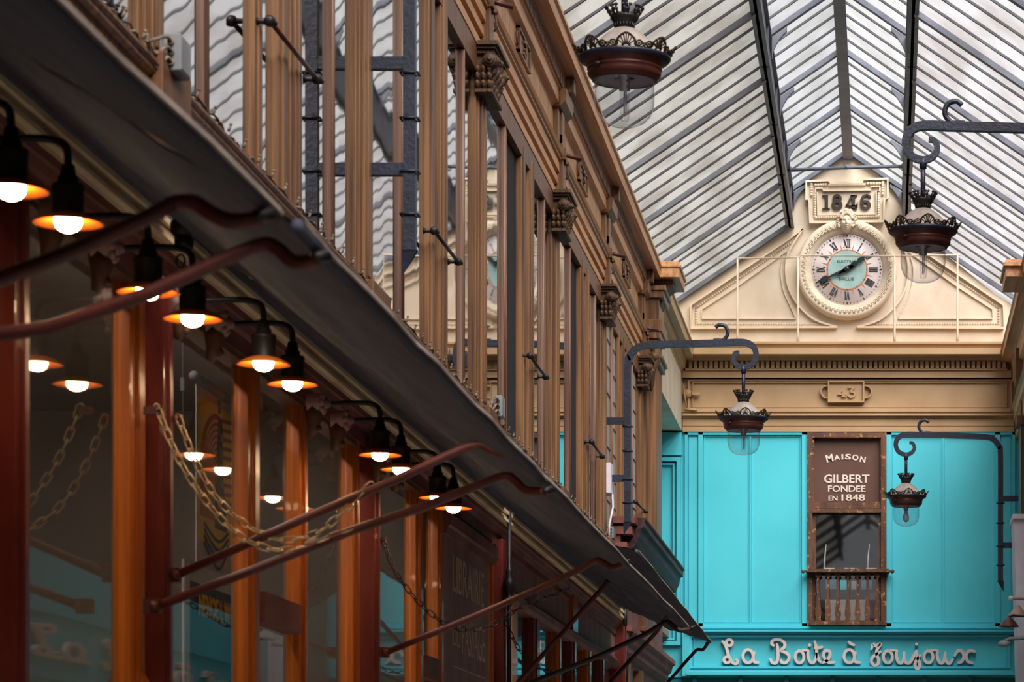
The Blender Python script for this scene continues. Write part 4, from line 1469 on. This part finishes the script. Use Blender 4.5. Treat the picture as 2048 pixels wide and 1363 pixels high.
# ------------------------------------------------------------------ awnings
def awning(label, y0, y1, xh0, zh0, xh1, zh1, sag, seed, xb=-1.965, zb=1.70):
    a = thing('awning', label, 'awning', (-1.5, (y0 + y1) / 2, zb), 'canvas awnings over the left shops')
    ny, nx = 44, 34
    vs, fs = [], []
    for t in range(2):
        for j in range(ny + 1):
            fy = j / ny
            y = y0 + (y1 - y0) * fy
            xh, zh = xh0 + (xh1 - xh0) * fy, zh0 + (zh1 - zh0) * fy
            for i in range(nx + 1):
                s_ = i / nx
                x = xb + (xh - xb) * s_
                z = zb + (zh - zb) * s_ - sag * sin(pi * s_)
                z += sin(pi * min(1, s_ * 1.15)) * (.022 * noise.noise(Vector((s_ * 6.5 + y * .5, y * .55, seed))) + .014 * noise.noise(Vector((s_ * 17 + y * .8, y * .9, seed + 5))))
                z += .012 * sin(pi * s_) * sin(2 * pi * fy) * .5
                vs.append((x, y, z + (.004 if t else 0)))
    q = (ny + 1) * (nx + 1)
    for j in range(ny):
        for i in range(nx):
            k = j * (nx + 1) + i
            fs.append((k, k + 1, k + nx + 2, k + nx + 1))
            fs.append((q + k, q + k + nx + 1, q + k + nx + 2, q + k + 1))
    MB().add(vs, fs, True).build('canvas', M['awn'], a)
    ln = Vector((xh0, y0, zh0)), Vector((xh1, y1, zh1))
    pts = [ln[0].lerp(ln[1], k / 12) + Vector((0, 0, .004 * sin(k * 2.3 + seed))) for k in range(13)]
    MB().tube(pts, .011, 8).build('front_bar', M['awn'], a)
    g = MB()
    vs, fs = [], []
    for k, p_ in enumerate(pts):
        vs += [(p_.x + .008, p_.y, p_.z + .013), (p_.x + .015, p_.y, p_.z + .002), (p_.x + .010, p_.y, p_.z + .0), (p_.x + .004, p_.y, p_.z + .011)]
    for k in range(len(pts) - 1):
        for c in range(4):
            fs.append((4 * k + c, 4 * k + (c + 1) % 4, 4 * k + 4 + (c + 1) % 4, 4 * k + 4 + c))
    g.add(vs, fs)
    g.build('painted_hem_highlight', M['hem'], a)
    MB().tube([(xb - .0, y0, zb + .005), (xb, y1, zb + .005)], .016, 8).build('wall_roller', M['awn'], a)
    return a


W0 = awning('nearest awning, blurred at the upper left picture edge', -1.0, 3.66, -.93, .86, -.93, .945, .03, 1)
W1 = awning('long charcoal awning over the pairs of lit lamps', 3.80, 6.52, -.93, .962, -.93, .965, .035, 2)
W2 = awning('charcoal awning in the middle ending at the thin dark arm', 6.64, 12.35, -1.02, 1.062, -1.02, 1.075, .035, 3)
W3 = awning('farthest awning with scalloped edge by the turquoise wall', 12.65, 17.8, -1.31, 1.50, -1.30, 1.435, .02, 4)

ARML = {}


def arm(aw, label, Y, pts, m, r=.0125, key=None, Ye=None):
    P = []
    n = len(pts)
    for k, q in enumerate(pts):
        yy = Y if Ye is None else Y + (Ye - Y) * k / (n - 1)
        P.append(W(q[0], q[1], Y=yy))
    a = aw
    st, cu = P[:-4], catmull(P[-5:], 6)
    path = P[:-5] + cu
    a = MB().tube(path, r, 8, flat=.75).build('arm', m, a)
    a['label'] = label
    g = MB()
    p0 = P[0]
    g.box(-2.0, p0[0] + .012, p0[1] - .012, p0[1] + .012, p0[2] - .02, p0[2] + .02)
    g.tube([(p0[0] + .0, p0[1] - .02, p0[2]), (p0[0], p0[1] + .02, p0[2])], .014, 8)
    g.build('pivot', m, a)
    g = MB()
    e = P[-1]
    g.tube([(e[0] - .01, e[1] - .01, e[2]), (e[0] + .012, e[1] + .01, e[2] + .008)], .010, 8)
    g.build('end_clamp', M['black'], a)
    return P


arm(W0, 'nearest oxblood arm reaching the blurred awning corner', 3.57, [(-700, 850), (-300, 690), (0, 558), (150, 500), (300, 432), (345, 406), (385, 404), (425, 428), (465, 442), (525, 436)], M['armr'])
arm(W1, 'second oxblood arm bowing across the leftmost lamps', 3.90, [(-500, 760), (-200, 700), (0, 668), (100, 655), (300, 585), (470, 508), (528, 488), (556, 498), (590, 524), (640, 518)], M['armr'])
A1 = arm(W2, 'oxblood arm pivoted right of the chain post', 6.68, [(352, 1150), (600, 1040), (800, 955), (890, 912), (935, 893), (962, 889), (985, 900), (1008, 908), (1040, 908)], M['armr'])
A2 = arm(W1, 'dark oxblood arm pivoted left of the chain post', 6.48, [(312, 1212), (500, 1142), (700, 1062), (850, 1012), (960, 968), (1010, 951), (1030, 960), (1052, 978), (1095, 983)], M['armr'])
A3 = arm(W2, 'oxblood arm starting at the middle maroon post', 9.44, [(772, 1304), (900, 1252), (1000, 1210), (1100, 1166), (1165, 1135), (1192, 1120), (1212, 1128), (1225, 1134), (1252, 1126)], M['armr'])
A4 = arm(W2, 'thin dark arm ending at the middle awning far corner', 11.9, [(970, 1406), (1070, 1362), (1200, 1310), (1290, 1268), (1322, 1248), (1335, 1243), (1348, 1252), (1362, 1260), (1385, 1256)], M['armd'])
arm(W3, 'steep dark arm rising behind the long oxblood arm', 12.15, [(992, 1413), (1038, 1362), (1090, 1304), (1140, 1248), (1175, 1208), (1195, 1186), (1205, 1175), (1210, 1169), (1214, 1164)], M['armr'], .012)
arm(W3, 'steep dark arm crossing under the middle awning corner', 14.85, [(1133, 1460), (1180, 1408), (1222, 1362), (1260, 1320), (1290, 1288), (1310, 1266), (1320, 1252), (1328, 1240), (1338, 1228)], M['armd'])
arm(W3, 'short dark arm carrying the farthest awning tip', 17.6, [(1215, 1495), (1260, 1448), (1300, 1402), (1337, 1362), (1372, 1322), (1389, 1303), (1396, 1298), (1406, 1298), (1415, 1286)], M['armd'], .012)

# ------------------------------------------------------------------ lit lamps
lamp0 = thing('gooseneck_lamp', 'x', 'lamp', (-1.75, 7, 1.32), 'lit lamps over the shopfront', local=True)
g = MB()
g.tube(catmull([(-.20, -.02, .175), (-.08, -.01, .18), (-.03, 0, .178), (-.006, 0, .165), (0, 0, .14), (0, 0, .10)], 5), .0085, 8)
g.build('gooseneck', M['black'], lamp0)
g = MB()
g.lathe([(0, .125), (.014, .125), (.018, .10), (.022, .098), (.022, .085), (.034, .083), (.036, .076), (.034, .07), (.033, .022), (.035, .018), (.036, .012)], n=20)
g.build('lamp_holder', M['holder'], lamp0)
g = MB()
g.lathe([(.034, .020), (.05, .014), (.074, .002), (.075, -.001), (.073, -.0015), (.05, .009), (.031, .014)], n=28)
g.build('shade', M['shade'], lamp0)
g = MB()
g.lathe([(.024, .020), (.029, .012), (.030, .004), (.027, -.007), (.019, -.015), (.009, -.019), (0.0005, -.020)], n=12)
g.build('bulb', M['bulb'], lamp0)
LP = [(22, 385, 'leftmost lit lamp, cut by the picture edge'), (136, 450, 'second lit lamp from the left with wide orange shade'), (296, 588, 'third lit lamp, half hidden by the oxblood arm'),
      (385, 641, 'fourth lit lamp beside the dark hanging hook'), (527, 731, 'fifth lit lamp, nearer of the pair right of the poster'), (585, 771, 'sixth lit lamp, farther of the pair right of the poster'),
      (760, 912, 'seventh lit lamp above the middle maroon post'), (802, 941, 'eighth lit lamp, brightest beside the oxblood arm'), (875, 997, 'ninth lit lamp, partly behind the dark arm'),
      (907, 1018, 'tenth and last lit lamp by the lettered board')]
for k, (px, py, lb) in enumerate(LP):
    q = W(px, py, X=-1.75)
    q = (q[0], q[1], q[2] + .004)
    if k == 0:
        lamp0.location = (q[0], q[1] * KY, q[2] + H)
        lamp0['label'] = lb
    else:
        dup(lamp0, q, lb)
    if k == 0:
        ro = thing('rosette', 'x', 'rosette', (-1.95, 7, 1.5), 'carved lamp rosettes', local=True)
        g = MB()
        g.lathe([(0, .05), (.012, .048), (.018, .03), (.030, .025), (.036, .01), (.036, -.03)], n=16, axis='x')
        for q8 in range(8):
            a = 2 * pi * q8 / 8
            g.ball((.022, .028 * cos(a), .028 * sin(a)), .012, 8)
        g.build('flower', M['rosette'], ro)
        g = MB()
        g.tube([(-.01, 0, -.01), (-.008, 0, -.05), (-.015, 0, -.085), (-.025, 0, -.11)], [.034, .03, .02, .012], 8)
        g.ball((.005, 0, -.085), .014, 8)
        g.build('leaf_drop', M['woodd'], ro)
    loc = (q[0] - .215, q[1] - .02, q[2] + .175)
    lb2 = 'carved rosette at the wall end of the ' + ['leftmost', 'second', 'third', 'fourth', 'fifth', 'sixth', 'seventh', 'eighth', 'ninth', 'tenth'][k] + ' lit lamp from the left'
    if k == 0:
        ro.location = (loc[0], loc[1] * KY, loc[2] + H)
        ro['label'] = lb2
    else:
        dup(ro, loc, lb2)

# hanging pulley hook
g = MB()
q = W(365, 470, X=-1.9)
g.ball((q[0], q[1], q[2] + .02), .035, 10).ball((q[0] + .004, q[1], q[2] - .02), .028, 10)
g.tube([(q[0], q[1], q[2] + .02), (q[0], q[1], q[2] + .08)], .012, 8)
rr = [(q[0] - .005 + .012 * cos(t_), q[1], q[2] - .07 + .018 * sin(t_)) for t_ in [2 * pi * k / 12 for k in range(13)]]
g.tube(rr, .003, 6)
one(g, 'pulley_hook', M['black'], 'glossy black pulley hook hanging under the awning by the fourth lamp', 'hook')


# ------------------------------------------------------------------ chains
def chain(label, pts, m, pitch=.034, wire=.0026, wd=.0095):
    P = [Vector(p) for p in catmull(pts, 14)]
    g = MB()
    acc, nxt, odd = 0.0, 0.0, False
    for i in range(len(P) - 1):
        seg = P[i + 1] - P[i]
        L = seg.length
        while nxt <= acc + L:
            c = P[i] + seg * ((nxt - acc) / L)
            t = seg.normalized()
            s_ = t.cross(Vector((0, 1, 0))).normalized()
            if s_.length < .1:
                s_ = Vector((0, 0, 1))
            side = s_ if not odd else t.cross(s_).normalized()
            side = (side * .92 + t.cross(side) * .38).normalized()
            h = pitch * .62
            ring = []
            for k in range(12):
                a = 2 * pi * k / 12
                ca_, sa = cos(a), sin(a)
                ring.append(c + t * ((h - wd) * (1 if ca_ > 0 else -1) * (abs(ca_) > .2) + ca_ * wd) + side * sa * wd)
            ring.append(ring[0])
            g.tube(ring, wire, 5, caps=False)
            nxt += pitch
            odd = not odd
        acc += L
    return one(g, 'chain', m, label, 'chain', 'chains holding the awning arms')


def CH(pts, Y, Ye=None):
    n = len(pts)
    return [W(a, b, Y=Y + ((Ye - Y) * k / (n - 1) if Ye else 0)) for k, (a, b) in enumerate(pts)]


chain('brass chain hanging lowest from the left hook of the chain post', CH([(317, 822), (355, 912), (400, 985), (455, 1050), (505, 1085), (565, 1100), (630, 1085), (712, 1055)], 6.48), M['chain'])
chain('brass chain from the right hook of the chain post to the oxblood arm', CH([(359, 842), (390, 920), (430, 990), (480, 1040), (540, 1074), (590, 1077), (650, 1055), (738, 973)], 6.68), M['chain'])
chain('dark chain hanging from the middle maroon post', CH([(768, 1085), (790, 1140), (830, 1195), (880, 1240), (925, 1258), (980, 1250), (1040, 1215), (1130, 1178)], 9.46, 9.46), M['chaind'], .034)
chain('dark chain sagging below the dark fascia boards', CH([(1012, 1245), (1040, 1300), (1080, 1335), (1120, 1345), (1160, 1335), (1205, 1305)], 12.3), M['chaind'], .034)
for k, (px, py, Y, lb) in enumerate(((312, 822, 6.48, 'small iron hook on the left face of the chain post'), (352, 840, 6.70, 'small iron hook on the right face of the chain post'),
                                   (764, 1082, 9.47, 'small iron hook on the middle maroon post'))):
    q = W(px, py, Y=Y)
    g = MB()
    g.box(-2.0, q[0] + .004, q[1] - .008, q[1] + .008, q[2] - .008, q[2] + .012)
    g.tube([(q[0], q[1], q[2]), (q[0] + .012, q[1], q[2] + .004), (q[0] + .016, q[1], q[2] + .016)], .004, 6)
    one(g, 'chain_hook', M['armr'], lb, 'hook', 'hooks for the awning chains')

# black crank rod with turned finial
g = MB()
X0, Yr = -1.965, 12.55
zt_, zb_ = 1.72, .2
g.tube([(X0, Yr, zt_), (X0, Yr, zb_)], .011, 8)
g.lathe([(.011, .10), (.02, .08), (.016, .06), (.03, .03), (.034, 0), (.026, -.03), (.016, -.05), (.03, -.06), (.03, -.075), (.011, -.10)], (X0, Yr, 1.30), 16)
g.tube([(X0 - .03, Yr, zt_), (X0 + .05, Yr, zt_ + .01)], .02, 8)
one(g, 'crank_rod', M['black'], 'black upright rod with turned knob beside the lettered board', 'rod')
g = MB()
g.tube([(-1.96, 18.1, 1.72), (-1.96, 18.1, 1.58)], .016, 8)
g.tube([(-1.955, 18.1, 1.58), (-1.945, 18.1, 1.2), (-1.95, 18.1, .8)], .006, 6)
one(g, 'pull_cord', M['black'], 'thin black cord hanging under the far end of the middle awning', 'cord')

# ------------------------------------------------------------------ lanterns
def lantern(root, side):
    """origin: centre of the gallery rim; side -1: bracket goes left"""
    s_ = side
    g = MB()
    # bracket: pole, arm, scroll
    xp = .85 * s_
    g.tube(catmull([(xp, 0, -.78), (xp, 0, 0), (xp, 0, .38), (xp - .01 * s_, 0, .46), (xp - .05 * s_, 0, .515), (xp - .12 * s_, 0, .535), (.45 * s_, 0, .545), (.12 * s_, 0, .552),
                    (0 * s_, 0, .555), (-.06 * s_, 0, .53), (-.085 * s_, 0, .47), (-.06 * s_, 0, .40), (0, 0, .375), (.05 * s_, 0, .39), (.075 * s_, 0, .43), (.06 * s_, 0, .475), (.03 * s_, 0, .482)], 5),
           [.026] * 11 + [.026] * 100, 8) if False else None
    body = catmull([(xp, 0, -.76), (xp, 0, -.3), (xp, 0, .36), (xp - .015 * s_, 0, .45), (xp - .07 * s_, 0, .515), (xp - .16 * s_, 0, .535), (.45 * s_, 0, .545), (.13 * s_, 0, .553)], 6)
    scr = catmull([(.13 * s_, 0, .553), (.0, 0, .556), (-.065 * s_, 0, .53), (-.092 * s_, 0, .47), (-.07 * s_, 0, .405), (-.01 * s_, 0, .375), (.045 * s_, 0, .388), (.075 * s_, 0, .43), (.062 * s_, 0, .475), (.03 * s_, 0, .482)], 6)
    P = body + scr[1:]
    nb = len(body)
    R = [.030] * nb + [.030 - .013 * (k / (len(scr) - 2)) for k in range(len(scr) - 1)]
    g.tube(P, [r_ * 1.12 for r_ in R], 4, rot=pi / 4, smooth=False)
    g.tube(catmull([(.22 * s_, 0, .565), (.15 * s_, 0, .575), (.115 * s_, 0, .62), (.13 * s_, 0, .67), (.175 * s_, 0, .685), (.205 * s_, 0, .665)], 5), [.02] * 4 + [.014] * 22, 8)
    g.add([(xp - .03, -.02, -.76), (xp + .03, -.02, -.76), (xp + .03, .02, -.76), (xp - .03, .02, -.76), (xp - .03 * s_ * -1, 0, -.86)], [(0, 1, 4), (1, 2, 4), (2, 3, 4), (3, 0, 4)])
    for z in (-.62, -.45, -.24, -.06):
        g.tube([(xp - .034, -.03, z), (xp + .034, -.03, z)], .005, 5)
        g.tube([(xp - .034, .03, z), (xp + .034, .03, z)], .005, 5)
        g.tube([(xp - .034, -.03, z), (xp - .034, .03, z)], .005, 5)
        g.tube([(xp + .034, -.03, z), (xp + .034, .03, z)], .005, 5)
    g.build('bracket', M['iron'], root)
    g = MB()
    for z in (-.02, -.44):
        g = MB()
        g.box(min(xp, xp + .16 * s_), max(xp, xp + .16 * s_), -.02, .02, z - .024, z + .024)
        g.build('wall_tie', M['iron'], root)
    g = MB()
    g.tube([(0, 0, .385), (0, 0, .13)], .013, 10)
    g.tube([(0, 0, .385), (0, 0, .33)], .019, 10)
    g.build('hanging_rod', M['iron'], root)
    g = MB()
    g.lathe([(.034, .114), (.034, .134), (.043, .138), (.047, .145), (.052, .152), (.057, .160), (.057, .170), (.051, .172), (.046, .165)], n=24)
    for k in range(20):
        a = 2 * pi * k / 20
        g.tube([(.036 * cos(a), .036 * sin(a), .114), (.042 * cos(a), .042 * sin(a), .138)], .003, 5)
    for k in range(8):
        a = 2 * pi * k / 8 + .2
        for da in (-.14, .14):
            g.tube([(.055 * cos(a + da), .055 * sin(a + da), .168), (.068 * cos(a + da), .068 * sin(a + da), .194)], .0045, 5)
        g.tube([(.064 * cos(a - .2), .064 * sin(a - .2), .184), (.064 * cos(a + .2), .064 * sin(a + .2), .184)], .007, 5)
        for da in (-.2, 0, .2):
            g.ball((.072 * cos(a + da), .070 * sin(a + da), .199), .007, 6)
    g.build('coronet', M['black'], root)
    g = MB()
    g.lathe([(.034, .118), (.046, .114), (.058, .106), (.069, .098), (.084, .086), (.102, .067), (.122, .044), (.145, .020), (.165, .006), (.172, 0)], n=36)
    g.build('dome', M['dome'], root)
    g = MB()

    def cone(k):
        def fn(u, v, h):
            r = .176 + v * .42 + h
            a = k + u / .18
            return (r * cos(a), r * sin(a), v * .86)
        return fn
    for k in range(8):
        fn = cone(2 * pi * k / 8 + .12)
        sh = [(-.034, .012), (-.033, .030), (-.022, .044), (-.010, .054), (0, .058), (.010, .054), (.022, .044), (.033, .030), (.034, .012)]
        g.stroke(sh, .008, fn, .004, n=3)
        for u, v in sh[1:-1]:
            g.stroke([(u * .28, .010), (u * .9, v * .94)], .0045, fn, .004, smooth=False)
            q = fn(u, v, .002)
            g.ball(q, .0055, 6)
        g.stroke([(-.016, .006), (0, .018), (.016, .006)], .008, fn, .004, n=3)
        for s2 in (-1, 1):
            g.oval((s2 * .050, .020), .011, .011, .006, fn, .004, 10)
            g.ball(fn(s2 * .050, .020, .002), .006, 6)
            g.stroke([(s2 * .034, .012), (s2 * .042, .006), (s2 * .062, .004), (s2 * .0705, .014)], .006, fn, .004, n=3)
            g.ball(fn(s2 * .064, .020, .002), .007, 6)
    g.build('gallery', M['gilt'], root)
    g = MB()
    g.lathe([(.172, .004), (.182, .004), (.184, -.004), (.176, -.012), (.172, -.016)], n=40)
    g.build('rim', M['iron'], root)
    g = MB()
    g.lathe([(.172, -.010), (.167, -.017), (.155, -.027), (.146, -.035), (.1445, -.038), (.149, -.040), (.149, -.046), (.144, -.049), (.146, -.060), (.143, -.072), (.138, -.077), (.131, -.083),
             (.129, -.090), (.121, -.092)], n=40)
    g.build('copper_band', M['copper'], root)
    g = MB()
    g.tube([(-.15 * .7, -.15 * .7 + .0, -.050), (-.105, -.125, -.050), (-.085, -.135, -.050)], .006, 6)
    g.ball((-.095, -.125, -.050), .011, 8)
    g.build('latch', M['black'], root)
    g = MB()
    g.lathe([(.124, -.088), (.045, -.083), (.04, -.078)], n=32)
    g.lathe([(.022, -.075), (.022, -.126), (.014, -.128), (0.001, -.128)], n=16)
    g.build('reflector_plate', M['plate'], root)
    g = MB()
    g.lathe([(.118, -.088), (.119, -.165), (.115, -.198), (.102, -.230), (.080, -.252), (.050, -.266), (.020, -.271), (.0005, -.272)], n=40)
    g.build('globe', M['globe'], root)
    return root


# seen from below the rim the far lamp D carries a pear shaped bulb
def lamp_tube(root):
    g = MB()
    g.lathe([(.018, -.128), (.018, -.238), (.014, -.248), (.0005, -.251)], n=14)
    g.build('lamp_tube', M['tubeg'], root)
    g = MB()
    g.tube([(0, 0, -.128), (0, 0, -.225)], .004, 6)
    g.tube([(.007, 0, -.128), (.009, 0, -.22)], .002, 5)
    g.build('lamp_core', M['plate'], root)


def lamp_pear(root):
    g = MB()
    g.lathe([(.013, -.126), (.014, -.14), (.024, -.168), (.029, -.196), (.022, -.22), (.008, -.232), (.0005, -.234)], n=16)
    g.build('pear_bulb', M['plate'], root)


def LQ(px, py, Y):
    return W(px, py, Y=Y)


La = thing('bracket_lantern', 'large ornate lantern with crown gallery hanging at the top centre', 'lantern', LQ(1249, 117, 9.51), 'ornate crown lanterns on iron brackets', local=True)
lantern(La, -1)
lamp_tube(La)
q = LQ(1487, 836, 17.6)
Lc = dup(La, q, 'ornate lantern on a left wall bracket before the turquoise end wall')
Lb = thing('bracket_lantern', 'ornate lantern at the right, hanging beside the clock', 'lantern', LQ(1846, 462, 12.67), 'ornate crown lanterns on iron brackets', local=True)
lantern(Lb, 1)
lamp_tube(Lb)
Ld = thing('bracket_lantern', 'smallest ornate lantern with pear bulb before the right turquoise panels', 'lantern', LQ(1812, 992, 21.6), 'ornate crown lanterns on iron brackets', local=True)
lantern(Ld, 1)
lamp_pear(Ld)

# ------------------------------------------------------------------ cables, boxes, string lights
g = thing('string_lights', 'twisted cable with tiny unlit bulbs lying along the window ledge', 'string lights', (-2.0, 10, 2.13))
P1_, P2_ = [], []
y = 4.0
k = 0
while y < 19.8:
    P1_.append((-2.012 + .006 * sin(k * 1.3), y, 2.142 + .009 * sin(k * 1.1) + .006 * sin(k * .37)))
    P2_.append((-2.012 + .006 * cos(k * 1.3), y, 2.142 + .009 * cos(k * 1.1) + .008 * sin(k * .29 + 1)))
    y += .035
    k += 1
MB().tube(P1_, .0042, 5).build('cable', M['cable'], g)
MB().tube(P2_, .0036, 5).build('second_cable', M['chaind'], g)
k = 0
y = 5.8
while y < 19.5:
    mb = MB()
    z = 2.150
    mb.tube([(-2.005, y, z), (-2.0, y + .004, z + .016)], [.005, .004], 6)
    mb.ball((-1.999, y + .006, z + .022), .0055, 6)
    mb.build('bulb', M['cable'], g)
    y += .17


def jbox(label, px0, px1, py0, py1, X0, X1, d):
    ya = F * X0 / (px0 - VX)
    z1, z0 = (VY - py0) * ya / F, (VY - py1) * ya / F
    b = thing('junction_box', label, 'junction box', (X0, ya, z0), 'grey junction boxes')
    MB().box(X0, X1, ya, ya + d, z0, z1).box(X0 - .01, X1 + .002, ya + .004, ya + d - .004, z0 + .004, z1 - .004).build('box', M['boxm'], b, bevel=.003)
    mb = MB()
    for q in range(3):
        zz = z1 - (z1 - z0) * (.25 + .28 * q)
        mb.tube(catmull([((X0 + X1) / 2, ya + .003, zz), ((X0 + X1) / 2 - .004, ya - .03, zz + .006), (X0 - .0, ya - .07, zz - .015 - .01 * q), (-2.0, ya - .16, 2.15 + .01 * q)], 4), .0055, 6)
        mb.lathe([(.009, 0), (.009, -.012), (.006, -.012)], ((X0 + X1) / 2, ya, zz), 10, 'y')
    mb.build('cables', M['cable'], b)
    return b


jbox('large grey junction box on the second pilaster with thick cables', 325, 350, 66, 140, -2.005, -1.955, .10)
jbox('small grey junction box low on the nearest capital pilaster', 990, 1003, 790, 832, -2.0, -1.965, .10)
jbox('small grey box at the left end of the heavy dark cornice', 1217, 1225, 1052, 1075, -2.03, -1.995, .14)
mb = MB()
q = W(1212, 985, X=-2.0)
mb.box(-2.05, -2.0, q[1] + .3, q[1] + .5, 2.50, 2.72)
mb.tube([(-2.0, q[1] + .4, 2.5), (-1.99, q[1] + .35, 2.4), (-2.0, q[1] + .2, 2.25), (-2.01, q[1] + .3, 2.1)], .008, 6)
one(mb, 'white_alarm_box', M['lav'], 'small white box with hanging wire beside the far iron post', 'alarm box')

# small tube spotlights over the pilasters
for k, (px, py, lb) in enumerate(((993, 10, 'small tube spotlight above the nearest carved capital'), (1138, 303, 'small tube spotlight above the second carved capital'),
                                 (1214, 486, 'small tube spotlight above the third carved capital'), (1318, 678, 'small tube spotlight near the corner pier'))):
    Y = (PIL[3], PIL[4], PIL[5], PIL[6])[k]
    Y = (Y[0] + Y[1]) / 2
    z = 4.21
    s_ = thing('tube_spotlight', lb, 'spotlight', (-1.97, Y, z), 'tube spotlights on the left entablature')
    MB().tube([(-2.02, Y - .02, z + .035), (-1.90, Y + .03, z + .015)], .013, 10).build('tube', M['copper'], s_)
    MB().tube([(-1.995, Y, z), (-1.985, Y, z - .03), (-1.975, Y, z - .09), (-1.99, Y, z - .12)], .006, 6).ball((-1.985, Y, z - .02), .018, 8).build('mount', M['carved'], s_)

# ------------------------------------------------------------------ right edge things
bx = thing('light_box', 'pale lavender sign box at the right picture edge', 'sign box', (1.3, 22, .5))
q = W(2028, 1028, Y=21.0)
MB().add([(q[0], 21.0, q[2]), (1.42, 21.0, q[2]), (1.42, 21.0, .5), (q[0] + .06, 21.0, .5), (q[0], 21.5, q[2]), (1.42, 21.5, q[2]), (1.42, 21.5, .5), (q[0] + .06, 21.5, .5)],
         [(0, 1, 2, 3), (7, 6, 5, 4), (0, 4, 5, 1), (1, 5, 6, 2), (2, 6, 7, 3), (3, 7, 4, 0)]).build('body', M['lav'], bx)
MB().box(q[0] - .012, 1.42, 20.97, 21.5, q[2] - .04, q[2]).build('top_edge', M['lav'], bx)
q = W(2008, 1287, Y=20.5)
sp = thing('round_spotlight', 'round chrome spotlight at the right edge beside the shop sign', 'spotlight', q)
MB().lathe([(.005, .03), (.03, .028), (.05, .01), (.055, -.01), (.05, -.018), (0.001, -.012)], q, 20).build('head', M['boxm'], sp)
MB().tube([(q[0], q[1], q[2] + .02), (q[0] + .05, q[1], q[2] + .045), (1.42, q[1], q[2] + .06)], .016, 8).build('arm', M['boxm'], sp)
q = W(2018, 1250, Y=20.6)
sp = thing('cone_lamp', 'brown conical lamp shade at the right edge above the chrome spotlight', 'lamp', q)
MB().lathe([(.01, .07), (.03, .06), (.085, -.005), (.088, -.012), (.08, -.012), (.03, .045)], q, 20).build('shade', M['copper'], sp)
MB().tube([(q[0], q[1], q[2] + .06), (q[0] + .03, q[1], q[2] + .09), (1.42, q[1], q[2] + .05)], .009, 8).build('arm', M['black'], sp)
q = W(2022, 1196, Y=20.8)
sp = thing('bare_bulb', 'unlit white globe bulb at the right edge above the conical lamp', 'bulb', q)
MB().ball(q, .024, 14).build('glass_globe', M['white'], sp)
MB().tube([q, (q[0] + .05, q[1], q[2]), (1.42, q[1], q[2] - .01)], .013, 8).build('socket', M['rosette'], sp)
q = W(2036, 1225, Y=20.7)
mb = MB().lathe([(.01, .07), (.04, .03), (.09, -.02), (.09, -.03)], q, 18)
one(mb, 'small_cone_shade', M['rosette'], 'second conical shade cut off by the right picture edge', 'lamp')
